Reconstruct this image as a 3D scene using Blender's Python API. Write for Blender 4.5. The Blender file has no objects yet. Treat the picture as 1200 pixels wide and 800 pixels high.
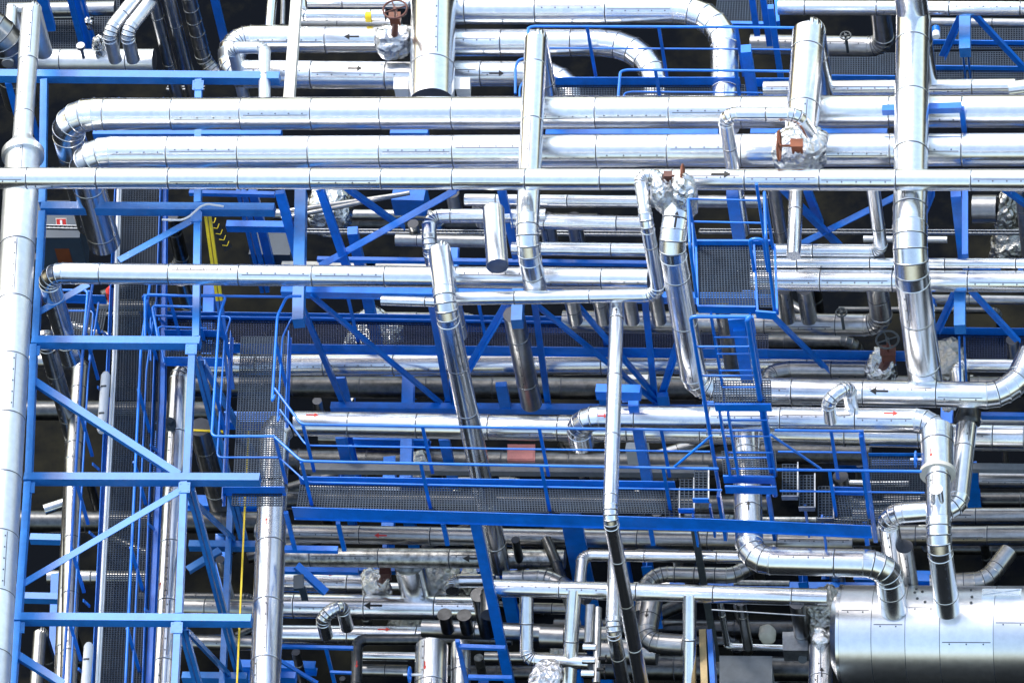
import bpy, math, random
from mathutils import Vector, noise
random.seed(7)
scene = bpy.context.scene
COL = scene.collection
# ------------------------------------------------------------------ survey
# plan positions are surveyed from the aerial view: W(px, py, z) is the point of
# height z (metres above ground) seen at photo pixel (px, py)
F = 8000.0
PITCH, ROLL, DIST = math.radians(50), math.atan(0.2), 107.0
_cp, _sp = math.cos(PITCH), math.sin(PITCH)
VD = Vector((0, _cp, -_sp))
_U0, _R0 = Vector((0, _sp, _cp)), Vector((1, 0, 0))
VR = _R0*math.cos(ROLL) - _U0*math.sin(ROLL)
VU = _R0*math.sin(ROLL) + _U0*math.cos(ROLL)
CAM = Vector((0, 0, 8)) - VD*DIST
UP = Vector((0, 0, 1))

def ray(px, py):
    return (VD + VR*((px-600)/F) + VU*((400-py)/F)).normalized()
def W(px, py, z):
    d = ray(px, py)
    return CAM + d*((z-CAM.z)/d.z)
def scale_at(p):
    return F/(Vector(p)-CAM).dot(VD)
def pix(p):
    u = p-CAM; k = F/u.dot(VD)
    return 600+u.dot(VR)*k, 400-u.dot(VU)*k
def drop(p, py):
    """the point straight above or below p that lies on photo row py"""
    u0 = Vector((p.x, p.y, 0))-CAM
    a = 400-py
    z = (a*u0.dot(VD) - F*u0.dot(VU))/(F*VU.z - a*VD.z)
    return Vector((p.x, p.y, z))
def pts_of(spec):
    out = []
    for s in spec:
        if s[0] == 'v': out.append(drop(out[-1], s[1]))
        elif len(s) == 2: out.append(W(s[0], s[1], out[-1].z))
        else: out.append(W(*s))
    return out
EX = (W(900, 400, 8)-W(300, 400, 8)).normalized()
EY = (W(604, 200, 8)-W(596, 600, 8)).normalized()

# ------------------------------------------------------------------ materials
def newmat(name):
    m = bpy.data.materials.new(name); m.use_nodes = True
    nt = m.node_tree
    return m, nt, nt.nodes['Principled BSDF']
def N(nt, t, **kw):
    n = nt.nodes.new(t)
    for k, v in kw.items(): setattr(n, k, v)
    return n
def metal(name, col, rough, bump=0.25, dirt=0.25, dents=1.0):
    m, nt, b = newmat(name)
    L = nt.links.new
    tc = N(nt, 'ShaderNodeTexCoord'); oi = N(nt, 'ShaderNodeObjectInfo'); at = N(nt, 'ShaderNodeAttribute', attribute_name='tone')
    off = N(nt, 'ShaderNodeVectorMath', operation='ADD')
    mul = N(nt, 'ShaderNodeVectorMath', operation='SCALE'); mul.inputs['Scale'].default_value = 37.0
    cmb = N(nt, 'ShaderNodeCombineXYZ')
    L(oi.outputs['Random'], cmb.inputs[0]); L(at.outputs['Fac'], cmb.inputs[1]); L(oi.outputs['Random'], cmb.inputs[2])
    L(cmb.outputs[0], mul.inputs[0]); L(tc.outputs['Object'], off.inputs[0]); L(mul.outputs[0], off.inputs[1])
    n1 = N(nt, 'ShaderNodeTexNoise'); n1.inputs['Scale'].default_value = 1.7; n1.inputs['Detail'].default_value = 2
    n2 = N(nt, 'ShaderNodeTexNoise'); n2.inputs['Scale'].default_value = 9; n2.inputs['Detail'].default_value = 6; n2.inputs['Roughness'].default_value = .65
    for n in (n1, n2): L(off.outputs[0], n.inputs['Vector'])
    # base colour: section tone and grime
    mr = N(nt, 'ShaderNodeMapRange'); mr.inputs[1].default_value = .33; mr.inputs[2].default_value = .62
    mr.inputs[3].default_value = 1.0-dirt; mr.inputs[4].default_value = 1.0
    L(n2.outputs[0], mr.inputs[0])
    mt = N(nt, 'ShaderNodeMapRange'); mt.inputs[3].default_value = .86; mt.inputs[4].default_value = 1.04
    L(at.outputs['Fac'], mt.inputs[0])
    mm = N(nt, 'ShaderNodeMath', operation='MULTIPLY'); L(mr.outputs[0], mm.inputs[0]); L(mt.outputs[0], mm.inputs[1])
    cm = N(nt, 'ShaderNodeVectorMath', operation='SCALE'); cm.inputs[0].default_value = col; L(mm.outputs[0], cm.inputs['Scale'])
    L(cm.outputs[0], b.inputs['Base Color'])
    rr = N(nt, 'ShaderNodeMapRange'); rr.inputs[1].default_value = .3; rr.inputs[2].default_value = .7
    rr.inputs[3].default_value = rough-.012; rr.inputs[4].default_value = rough+.02
    L(n2.outputs[0], rr.inputs[0]); L(rr.outputs[0], b.inputs['Roughness'])
    b.inputs['Metallic'].default_value = 1.0
    bp = N(nt, 'ShaderNodeBump'); bp.inputs['Strength'].default_value = bump; bp.inputs['Distance'].default_value = .05*dents
    L(n1.outputs[0], bp.inputs['Height'])
    b2 = N(nt, 'ShaderNodeBump'); b2.inputs['Strength'].default_value = 1.0 if dirt > .6 else 0.0; b2.inputs['Distance'].default_value = .004
    L(n2.outputs[0], b2.inputs['Height']); L(bp.outputs[0], b2.inputs['Normal'])
    L(b2.outputs[0], b.inputs['Normal'])
    return m
def foil(name, col, rough):
    m, nt, b = newmat(name); L = nt.links.new
    tc = N(nt, 'ShaderNodeTexCoord')
    v = N(nt, 'ShaderNodeTexVoronoi'); v.inputs['Scale'].default_value = 9
    n = N(nt, 'ShaderNodeTexNoise'); n.inputs['Scale'].default_value = 14; n.inputs['Detail'].default_value = 5
    L(tc.outputs['Object'], v.inputs['Vector']); L(tc.outputs['Object'], n.inputs['Vector'])
    ad = N(nt, 'ShaderNodeMath', operation='ADD'); L(v.outputs['Distance'], ad.inputs[0]); L(n.outputs[0], ad.inputs[1])
    bp = N(nt, 'ShaderNodeBump'); bp.inputs['Strength'].default_value = .8; bp.inputs['Distance'].default_value = .06
    L(ad.outputs[0], bp.inputs['Height']); L(bp.outputs[0], b.inputs['Normal'])
    b.inputs['Base Color'].default_value = (*col, 1); b.inputs['Metallic'].default_value = 1; b.inputs['Roughness'].default_value = rough
    return m
def paint(name, col, rough=.4, var=.18, spec=.5, scale=3.0, chips=None):
    m, nt, b = newmat(name); L = nt.links.new
    tc = N(nt, 'ShaderNodeTexCoord'); n = N(nt, 'ShaderNodeTexNoise'); n.inputs['Scale'].default_value = scale; n.inputs['Detail'].default_value = 7
    n.inputs['Roughness'].default_value = .7
    L(tc.outputs['Object'], n.inputs['Vector'])
    mr = N(nt, 'ShaderNodeMapRange'); mr.inputs[1].default_value = .3; mr.inputs[2].default_value = .7
    mr.inputs[3].default_value = 1-var; mr.inputs[4].default_value = 1+var
    L(n.outputs[0], mr.inputs[0])
    oi = N(nt, 'ShaderNodeObjectInfo'); mo = N(nt, 'ShaderNodeMapRange'); mo.inputs[3].default_value = .85; mo.inputs[4].default_value = 1.12
    L(oi.outputs['Random'], mo.inputs[0])
    mm = N(nt, 'ShaderNodeMath', operation='MULTIPLY'); L(mr.outputs[0], mm.inputs[0]); L(mo.outputs[0], mm.inputs[1])
    cm = N(nt, 'ShaderNodeVectorMath', operation='SCALE'); cm.inputs[0].default_value = col; L(mm.outputs[0], cm.inputs['Scale'])
    last = cm.outputs[0]
    if chips:
        n3 = N(nt, 'ShaderNodeTexNoise'); n3.inputs['Scale'].default_value = 11; n3.inputs['Detail'].default_value = 8; n3.inputs['Roughness'].default_value = .75
        L(tc.outputs['Object'], n3.inputs['Vector'])
        cr = N(nt, 'ShaderNodeMapRange'); cr.inputs[1].default_value = .655; cr.inputs[2].default_value = .69
        L(n3.outputs[0], cr.inputs[0])
        mx = N(nt, 'ShaderNodeMix', data_type='RGBA'); mx.inputs['B'].default_value = (*chips, 1)
        L(cr.outputs[0], mx.inputs['Factor']); L(last, mx.inputs['A']); last = mx.outputs['Result']
    L(last, b.inputs['Base Color'])
    b.inputs['Roughness'].default_value = rough
    b.inputs['Specular IOR Level'].default_value = spec
    bp = N(nt, 'ShaderNodeBump'); bp.inputs['Strength'].default_value = .12; bp.inputs['Distance'].default_value = .01
    L(n.outputs[0], bp.inputs['Height']); L(bp.outputs[0], b.inputs['Normal'])
    return m
M = dict(
    tank=metal('tank cladding', (.93, .935, .94), .32, .03, .1),
    alu=metal('bright aluminium cladding', (.94, .945, .95), .23, .035, .09),
    matte=metal('matt aluminium cladding', (.88, .90, .92), .42, .03, .1),
    dull=metal('dull aluminium cladding', (.47, .47, .465), .29, .05, .22, 1.2),  # darker, rougher metal than the bright cladding
    dirty=metal('dirty aluminium cladding', (.55, .55, .53), .34, .3, .7, 1.6),
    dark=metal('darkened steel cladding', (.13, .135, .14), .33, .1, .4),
    galv=metal('galvanised steel', (.42, .45, .49), .45, .05, .3),
    grate=paint('dark grating', (.018, .036, .062), .5, .3, .3),
    foil=foil('crumpled foil jacket', (.66, .67, .68), .25),
    foil_dark=foil('soiled foil jacket', (.4, .4, .38), .3),
    blue=paint('blue structural paint', (.002, .15, .62), .32, .25, .7, chips=(.05, .045, .05)),
    bluegrate=paint('dark blue grating', (.004, .020, .07), .45, .3, .3),
    paleblue=paint('faded blue structural paint', (.018, .18, .54), .27, .2, 1.0, chips=(.10, .12, .16)),
    red=paint('red oxide paint', (.16, .042, .013), .5, .4),
    redbrown=paint('dark oxide paint', (.10, .03, .02), .5, .4),
    yellow=paint('yellow paint', (.85, .62, .01), .45, .15),
    white=paint('white enamel', (.78, .79, .78), .4, .06),
    cream=paint('cream primer', (.62, .60, .52), .55, .12),
    grey=paint('grey paint', (.18, .20, .22), .45, .2),
    slate=paint('slate blue panel', (.03, .05, .075), .45, .2),
    darkgrey=paint('dark grey paint', (.045, .055, .06), .45, .3),
    black=paint('black mark', (.008, .008, .009), .6, .2),
    redmark=paint('red mark', (.62, .03, .02), .5, .1),
    rust=paint('pink primer panel', (.42, .16, .15), .6, .2),
    tan=paint('tan board', (.45, .33, .16), .7, .3),
    seam=paint('seam sealant', (.05, .055, .07), .6, .3),
)
# ------------------------------------------------------------------ mesh builder
class MB:
    def __init__(s): s.v = []; s.f = []; s.m = []; s.sm = []; s.t = []
    def face(s, idx, mat=0, smooth=False, tone=.5):
        s.f.append(idx); s.m.append(mat); s.sm.append(smooth); s.t.append(tone)
    def add(s, pts):
        i = len(s.v); s.v += [Vector(p) for p in pts]; return i
    def ring(s, p, ax, r, n, nrm=None, u=None):
        ax = ax.normalized()
        if u is None: u = perp(ax)
        w = ax.cross(u)
        nrm = ax if nrm is None else nrm
        out = []
        for i in range(n):
            a = 2*math.pi*i/n
            d = u*math.cos(a)*r + w*math.sin(a)*r
            out.append(p+d-ax*(d.dot(nrm)/ax.dot(nrm)))
        return s.add(out)
    def band(s, i, j, n, mat=0, smooth=True, tone=.5):
        for k in range(n):
            k2 = (k+1) % n
            s.face((i+k, i+k2, j+k2, j+k), mat, smooth, tone)
    def disc(s, p, ax, r, n, mat=0, nrm=None, flip=False, tone=.5):
        i = s.ring(p, ax, r, n, nrm)
        s.face(tuple(range(i, i+n)) if not flip else tuple(range(i+n-1, i-1, -1)), mat, False, tone)
    def tube(s, p0, p1, r0, r1=None, n=24, mat=0, n0=None, n1=None, smooth=True, tone=.5, caps=(False, False), capmat=None):
        p0, p1 = Vector(p0), Vector(p1)
        r1 = r0 if r1 is None else r1
        ax = (p1-p0).normalized()
        i = s.ring(p0, ax, r0, n, n0); j = s.ring(p1, ax, r1, n, n1)
        s.band(i, j, n, mat, smooth, tone)
        cm = mat if capmat is None else capmat
        if caps[0]: s.disc(p0, ax, r0, n, cm, n0, True, tone)
        if caps[1]: s.disc(p1, ax, r1, n, cm, n1, False, tone)
    def ridge(s, p, ax, r, n, nrm=None, w=.011, h=.009, mat=0, tone=.5):
        a = s.ring(p-ax*w, ax, r, n, nrm); b = s.ring(p-ax*w*.3, ax, r+h, n, nrm)
        c = s.ring(p+ax*w*.3, ax, r+h, n, nrm); d = s.ring(p+ax*w, ax, r, n, nrm)
        s.band(a, b, n, mat, True, tone); s.band(b, c, n, mat, True, tone); s.band(c, d, n, mat, True, tone)
    def box(s, c, ax, ay, az, mat=0, tone=.5):
        """box with half-extent vectors"""
        c = Vector(c)
        i = s.add([c+ax*x+ay*y+az*z for x in (-1, 1) for y in (-1, 1) for z in (-1, 1)])
        for f in ((0, 1, 3, 2), (4, 6, 7, 5), (0, 4, 5, 1), (2, 3, 7, 6), (0, 2, 6, 4), (1, 5, 7, 3)):
            s.face(tuple(i+k for k in f), mat, False, tone)
    def bar(s, p0, p1, w, h, up=None, mat=0, tone=.5, shift=(0, 0)):
        p0, p1 = Vector(p0), Vector(p1)
        ax = (p1-p0); L = ax.length; ax.normalize()
        if up is None: up = UP if abs(ax.z) < .8 else EY
        sd = ax.cross(up).normalized(); u = sd.cross(ax).normalized()
        s.box((p0+p1)/2+sd*shift[0]+u*shift[1], ax*L/2, sd*w/2, u*h/2, mat, tone)
    def build(s, name, mats, parent=None, loc=None):
        if parent is not None: loc = Vector(parent.location) if parent.parent is None else Vector(parent['_w'])
        elif loc is None:
            loc = Vector((sum(p.x for p in s.v)/len(s.v), sum(p.y for p in s.v)/len(s.v), min(p.z for p in s.v)))
        me = bpy.data.meshes.new(name)
        me.from_pydata([p-loc for p in s.v], [], s.f)
        for mm in (mats if isinstance(mats, (list, tuple)) else [mats]): me.materials.append(M[mm] if isinstance(mm, str) else mm)
        me.polygons.foreach_set('material_index', s.m)
        me.polygons.foreach_set('use_smooth', s.sm)
        a = me.attributes.new('tone', 'FLOAT', 'FACE'); a.data.foreach_set('value', s.t)
        me.update()
        o = bpy.data.objects.new(name, me); COL.objects.link(o)
        if parent is not None: o.parent = parent
        else: o.location = loc
        return o
def perp(ax):
    r = UP if abs(ax.z) < .9 else EX
    return (r-ax*r.dot(ax)).normalized()
def tag(o, label, cat, group=None):
    o['label'] = label; o['category'] = cat
    if group: o['group'] = group
    return o
def thing(name, label, cat, loc, group=None):
    o = bpy.data.objects.new(name, None); COL.objects.link(o)
    o.empty_display_size = .2; o.location = loc
    return tag(o, label, cat, group)
def structure(o): o['kind'] = 'structure'; return o
def sub(mb, name, mats, part):
    """a sub-part: parts sit unmoved under their thing, so they share its origin"""
    root = part.parent
    o = mb.build(name, mats, root); o.parent = part
    return o

# ------------------------------------------------------------------ pipes
PIPES = 'silver insulated pipes of the plant'
def lap_seam(mb, p, q, r, ang):
    """riveted longitudinal lap joint"""
    ax = (q-p).normalized(); L = (q-p).length
    c = -(VD-ax*VD.dot(ax)).normalized(); w = ax.cross(c)
    d = c*math.cos(ang)+w*math.sin(ang); t = ax.cross(d)
    mb.box(p+ax*L/2+d*(r+.001), ax*(L/2-.02), t*.0055, d*.002, 1)
    k = int(L/.21)
    for i in range(k):
        mb.box(p+ax*(L*(i+.5)/k)+d*(r+.002)+t*.028, ax*.010, t*.010, d*.004, 1)
def expand(P, R, ks):
    """polyline -> list of runs: ('s',[a,b]) straight or ('e',[points]) elbow"""
    runs = []; cur = P[0]
    for i in range(1, len(P)-1):
        a, b, c = P[i-1], P[i], P[i+1]
        d1 = (b-a).normalized(); d2 = (c-b).normalized()
        th = d1.angle(d2)
        k = ks[i-1] if isinstance(ks, (list, tuple)) else ks
        if th < .02: continue
        if k == 0:
            runs.append(('s', [cur, b])); cur = b; continue
        t = R*k*math.tan(th/2)
        t = min(t, (b-cur).length*.98, (c-b).length*(.98 if i == len(P)-2 else .49))
        rad = t/math.tan(th/2)
        s = b-d1*t; e = b+d2*t
        ctr = b + ((d2-d1).normalized())*(rad/math.cos(th/2))
        n = max(2, round(math.degrees(th)/20), min(9, round(th*rad/.27)))
        arc = []
        x = (s-ctr).normalized(); nn = d1.cross(d2).normalized(); y = nn.cross(x)
        for j in range(n+1):
            a_ = th*j/n
            arc.append(ctr+(x*math.cos(a_)+y*math.sin(a_))*rad)
        runs.append(('s', [cur, s])); runs.append(('e', arc)); cur = e
    runs.append(('s', [cur, P[-1]]))
    return [r for r in runs if r[0] == 'e' or (r[1][1]-r[1][0]).length > .01]
def make_run(root, P, r, k=1.0, seam=1.13, mat='alu', lap=True, caps=(True, True), capmat=0, first=0, arrowsegs=None, n=None):
    n = n or (36 if r > .2 else 26 if r > .1 else 18)
    runs = expand(P, 2*r, k)
    poly = []
    for kind, pp in runs:
        for p in pp:
            if not poly or (poly[-1]-p).length > 1e-5: poly.append(p)
    def nrm_at(p):
        for i in range(1, len(poly)-1):
            if (poly[i]-p).length < 1e-5:
                return ((poly[i]-poly[i-1]).normalized()+(poly[i+1]-poly[i]).normalized()).normalized()
        return None
    objs = []
    for kind, pp in runs:
        mb = MB()
        if kind == 's':
            a, b = pp; ax = (b-a).normalized(); L = (b-a).length
            if arrowsegs is not None: arrowsegs.append((a, b, r))
            ph = random.uniform(.25, 1)*seam
            cuts = [0.0]
            while ph < L-.15: cuts.append(ph); ph += seam*random.uniform(.97, 1.03)
            cuts.append(L)
            for i in range(len(cuts)-1):
                p, q = a+ax*cuts[i], a+ax*cuts[i+1]
                n0 = nrm_at(a) if i == 0 else None; n1 = nrm_at(b) if i == len(cuts)-2 else None
                dr = random.uniform(-.002, .003) if r > .09 else 0
                c0 = caps[0] and i == 0 and n0 is None; c1 = caps[1] and i == len(cuts)-2 and n1 is None
                mb.tube(p, q, r+dr, r+dr+.001, n, 0, n0, n1, True, random.random(), (c0, c1), capmat)
                if i:
                    mb.ridge(p, ax, r, n, w=.009, h=.006, tone=.6)
                    j0 = mb.ring(p+ax*.008, ax, r+.0035, n); j1 = mb.ring(p+ax*.023, ax, r+.0035, n)
                    mb.band(j0, j1, n, 1)
                if lap and r > .12 and cuts[i+1]-cuts[i] > .5 and random.random() < .6:
                    lap_seam(mb, p+ax*.03, q-ax*.03, r+dr, random.uniform(-.5, .75)*(1 if ax.dot(EX) >= 0 else -1))
            nm = 'straight_section'
            for pnt in (a, b):          # a raised bead where a straight meets an elbow or a mitre
                nn = nrm_at(pnt)
                if nn is not None and r > .05: mb.ridge(pnt, ax, r, n, nn, .011, .01)
        else:
            for i in range(len(pp)-1):
                ax = (pp[i+1]-pp[i]).normalized()
                n0, n1 = nrm_at(pp[i]), nrm_at(pp[i+1])
                mb.tube(pp[i], pp[i+1], r, None, n, 0, n0, n1, True, random.random(), (caps[0] and n0 is None, caps[1] and n1 is None))
                if i and r > .05:
                    mb.ridge(pp[i], ax, r, n, n0, .009, .007)
                    j0 = mb.ring(pp[i]+ax*.007, ax, r+.003, n, n0); j1 = mb.ring(pp[i]+ax*.02, ax, r+.003, n, n0)
                    mb.band(j0, j1, n, 1)
            nm = 'elbow'
        objs.append((mb, nm))
    return objs, mat
def arrow_mesh(a, b, r, px, py, length, sgn, width=None):
    """flow arrow sticker bent round the pipe"""
    ax = (b-a).normalized(); d = ray(px, py)
    o = CAM-a
    oo = o-ax*o.dot(ax); dd = d-ax*d.dot(ax)
    A = dd.dot(dd); B = 2*oo.dot(dd); C = oo.dot(oo)-r*r
    disc = B*B-4*A*C
    if disc < 0: return None
    t = (-B-math.sqrt(disc))/(2*A)
    h = CAM+d*t
    s = (h-a).dot(ax)
    if s < -.05 or s > (b-a).length+.05: return None
    rd = (h-a-ax*s).normalized(); w = ax.cross(rd)
    L = length/scale_at(h); wd = (width/scale_at(h)) if width else L*.42
    rr = r+.005
    def pt(u, v):
        an = v/rr
        return a+ax*(s+u*sgn)+(rd*math.cos(an)+w*math.sin(an))*rr
    mb = MB()
    hs = wd*.14; hh = wd*.5; xh = L/2-wd*.85
    for (u0, u1, f0, f1) in ((-L/2, xh, hs, hs), (xh, L/2, hh, .0005)):
        K = 6
        i = mb.add([pt(u0, f0*(2*k/K-1)) for k in range(K+1)]); j = mb.add([pt(u1, f1*(2*k/K-1)) for k in range(K+1)])
        for k in range(K): mb.face((i+k, i+k+1, j+k+1, j+k))
    return mb, t
def pipe(label, spec, w, k=1.0, mat='alu', arrows=(), seam=1.13, lap=True, caps=(True, True), capmat=0, name='pipe', group=PIPES, extra=(), cat='pipe'):
    """spec: photo rows/heights of the centre line; w: diameter in photo pixels; extra: further runs of the same pipe"""
    P = pts_of(spec); r = w/2/scale_at(P[len(P)//2])
    segs = []
    if capmat == 0 and mat in ('dull', 'dark'): capmat = 1
    objs, m = make_run(None, P, r, k, seam, mat, lap, caps, capmat, arrowsegs=segs)
    for e in extra:
        Pe = e[0] if isinstance(e[0][0], Vector) else pts_of(e[0])
        re = e[1]/2/scale_at(Pe[0])
        o2, _ = make_run(None, Pe, re, e[2] if len(e) > 2 else k, seam, mat, lap, caps, 0, arrowsegs=segs)
        objs += o2
    if len(objs) == 1 and not arrows:
        o = objs[0][0].build(name, [mat, 'seam', 'black']); tag(o, label, cat, group); PATHS[label] = P
        return o
    base = min(P, key=lambda p: p.z)
    root = thing(name, label, cat, base, group)
    for mb, nm in objs: mb.build(nm, [mat, 'seam', 'black'], root)
    for (px, py, ln, col, sgn) in arrows:
        best = None
        for (a, b, rr) in segs:
            e_ = 1 if sgn != 'down' and sgn != 'up' else 0
            q = arrow_mesh(a, b, rr, px, py, ln, 1)
            if q and (best is None or q[1] < best[1]):
                # sign: make the arrow point the asked way on the photo
                x0, y0 = pix(a); x1, y1 = pix(b)
                want = {'r': (1, 0), 'l': (-1, 0), 'd': (0, 1), 'u': (0, -1)}[sgn]
                sg = 1 if (x1-x0)*want[0]+(y1-y0)*want[1] > 0 else -1
                best = (arrow_mesh(a, b, rr, px, py, ln, sg)[0], q[1])
        if best: best[0].build('flow_arrow', col, root)
    PATHS[label] = P
    return root
PATHS = {}

# ------------------------------------------------------------------ steelwork
def steel(mb, a, b, w, h, kind='box', up=None, t=.014):
    """a, b world points on the centre line; kind: box, channel, ibeam, angle, twin"""
    if kind == 'box': mb.bar(a, b, w, h, up)
    elif kind == 'ibeam':
        mb.bar(a, b, w, t, up, shift=(0, h/2-t/2)); mb.bar(a, b, w, t, up, shift=(0, -h/2+t/2)); mb.bar(a, b, t, h-2*t-.002, up)
    elif kind == 'channel':
        mb.bar(a, b, t, h, up, shift=(w/2-t/2, 0)); mb.bar(a, b, w-t-.002, t, up, shift=(-t/2, h/2-t/2-.001)); mb.bar(a, b, w-t-.002, t, up, shift=(-t/2, -h/2+t/2+.001))
    elif kind == 'angle':
        mb.bar(a, b, w, t, up, shift=(0, h/2-t/2)); mb.bar(a, b, t, h-t-.002, up, shift=(w/2-t/2, -t/2-.001))
    elif kind == 'twin':
        mb.bar(a, b, w*.42, h, up, shift=(-w*.29, 0)); mb.bar(a, b, w*.42, h, up, shift=(w*.29, 0))
def member(root, part, a, b, wpx, h, kind='box', mat='blue', up=None):
    a = W(*a) if not isinstance(a, Vector) else a
    if not isinstance(b, Vector):
        b = drop(a, b[1]) if b[0] == 'v' else W(*b)
    mb = MB(); steel(mb, a, b, wpx/scale_at(a), h, kind, up)
    return mb.build(part, mat, root)
def frame(name, label, cat, members, group=None, mat='blue', loc=None):
    first = members[0][1]
    root = thing(name, label, cat, loc or (first if isinstance(first, Vector) else W(*first)), group)
    for m in members:
        member(root, m[0], m[1], m[2], m[3], m[4], m[5] if len(m) > 5 else 'box', m[6] if len(m) > 6 else mat)
    return root
def solo(name, label, cat, a, b, wpx, h, kind='box', mat='blue', group=None, up=None):
    a = W(*a) if not isinstance(a, Vector) else a
    if not isinstance(b, Vector): b = drop(a, b[1]) if b[0] == 'v' else W(*b)
    mb = MB(); steel(mb, a, b, wpx/scale_at(a), h, kind, up)
    return tag(mb.build(name, mat), label, cat, group)
def rod(mb, pts, d, n=10):
    """bent tube of diameter d (m) with round corners left as mitres"""
    for i in range(len(pts)-1):
        a, b = pts[i], pts[i+1]
        def nr(j):
            if 0 < j < len(pts)-1:
                return ((pts[j]-pts[j-1]).normalized()+(pts[j+1]-pts[j]).normalized()).normalized()
        mb.tube(a, b, d/2, None, n, 0, nr(i), nr(i+1), True, .5, (i == 0, i == len(pts)-2))
def smooth_rod(pts, rad=.09, n=4):
    P = [Vector(p) for p in pts]
    out = [P[0]]
    for i in range(1, len(P)-1):
        a, b, c = P[i-1], P[i], P[i+1]
        d1 = (a-b); d2 = (c-b); t = min(rad, d1.length*.45, d2.length*.45)
        s, e = b+d1.normalized()*t, b+d2.normalized()*t
        for j in range(n+1):
            u = j/n
            out.append(s*(1-u)**2+b*2*u*(1-u)+e*u*u)
    out.append(P[-1]); return out
def rail(root, part, spec, d=.045, mat='blue'):
    P = spec if isinstance(spec[0], Vector) else pts_of(spec)
    mb = MB(); rod(mb, smooth_rod(P), d); return mb.build(part, mat, root)
def grating(root, quad, part='grating', sp=.042, bw=.013, bh=.03, mat='grate', frame_=False):
    """quad: four world points in order; bearing and cross bars"""
    a, b, c, d = quad
    mb = MB()
    for (p0, p1, q0, q1) in ((a, b, d, c), (a, d, b, c)):
        L = ((p1-p0).length+(q1-q0).length)/2
        n = max(2, int(L/sp))
        for i in range(n+1):
            u = i/n
            s, e = p0.lerp(p1, u), q0.lerp(q1, u)
            mb.bar(s, e, bw, bh if p0 == a and p1 == b else bh*.6)
    return mb.build(part, mat, root)
def gq(l, z): return [W(x, y, z) for x, y in l]

# ------------------------------------------------------------------ valves and lumps
def lump(c, rx, ry, rz, amp=.16, seed=0, sub_=4, ax=None):
    import bmesh
    bm = bmesh.new(); bmesh.ops.create_icosphere(bm, subdivisions=sub_, radius=1)
    mb = MB(); ax = ax or EX; ay = UP.cross(ax).normalized()
    bm.verts.ensure_lookup_table()
    o = Vector((seed*7.3, seed*3.1, seed*1.7))
    pts = []
    for v in bm.verts:
        p = v.co.copy()
        k = 1 + amp*(noise.noise(p*1.3+o)*1.2 + abs(noise.noise(p*3.2+o))*.9 + .35*noise.noise(p*8+o))
        # squarer than a ball: wrapped blanket
        q = Vector([math.copysign(abs(x)**.8, x) for x in p])*k
        pts.append(c+ax*q.x*rx+ay*q.y*ry+UP*q.z*rz)
    mb.add(pts)
    for f in bm.faces: mb.face(tuple(v.index for v in f.verts), 0, True)
    bm.free(); return mb
def wheel(c, ax, R, d=.03, spokes=4):
    mb = MB(); ax = ax.normalized(); u = perp(ax); w = ax.cross(u)
    n = 28; pts = [c+(u*math.cos(2*math.pi*i/n)+w*math.sin(2*math.pi*i/n))*R for i in range(n)]
    rings = []
    for i in range(n):
        t = (pts[(i+1) % n]-pts[i-1]).normalized()
        rings.append(mb.ring(pts[i], t, d/2, 8, u=ax))
    for i in range(n): mb.band(rings[i], rings[(i+1) % n], 8)
    for i in range(spokes):
        a = 2*math.pi*i/spokes+.4
        mb.tube(c, c+(u*math.cos(a)+w*math.sin(a))*R, d*.35, None, 6)
    mb.tube(c-ax*d, c+ax*d, d*.9, None, 10, caps=(True, True))
    return mb
def valve(label, c, jacket, body=None, wh=None, seed=1, jmat='foil', bmat='red', wmat=None, group='hand valves wrapped in foil jackets', yoke=True):
    """c=(px,py,z); jacket=(w px, depth m, h m); body=(px,py,z,size px); wh=(px,py,z,R px, axis)"""
    C_ = W(*c); s = scale_at(C_)
    root = thing('valve', label, 'valve', C_, group)
    rx = jacket[0]/2/s
    lump(C_, rx, jacket[1]/2, jacket[2]/2, jacket[3] if len(jacket) > 3 else .2, seed).build('foil_jacket', jmat, root)
    if body:
        B = W(*body[:3]); h = body[3]/2/s
        mb = MB(); mb.box(B, EX*h, EY*h*.8, UP*h*.7); mb.box(B+UP*h*.82, EX*h*1.15, EY*h*.95, UP*h*.1)
        mb.tube(B-UP*h*.7, C_-UP*.05, h*.62, h*.7, 14)
        for sx in (-1, 1):
            for sy in (-1, 1): mb.tube(B+EX*h*.8*sx+EY*h*.7*sy-UP*h*.72, B+EX*h*.8*sx+EY*h*.7*sy-UP*h*1.2, .018, None, 6)
        mb.build('bonnet', bmat, root)
    if wh:
        Wc = W(*wh[:3]); ax = wh[4]
        if body:
            st = MB(); st.tube(W(*body[:3]), Wc, .02, None, 10); st.build('stem', bmat, root)
        wheel(Wc, ax, wh[3]/s, .035).build('handwheel', wmat or bmat, root)
    return root

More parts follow.
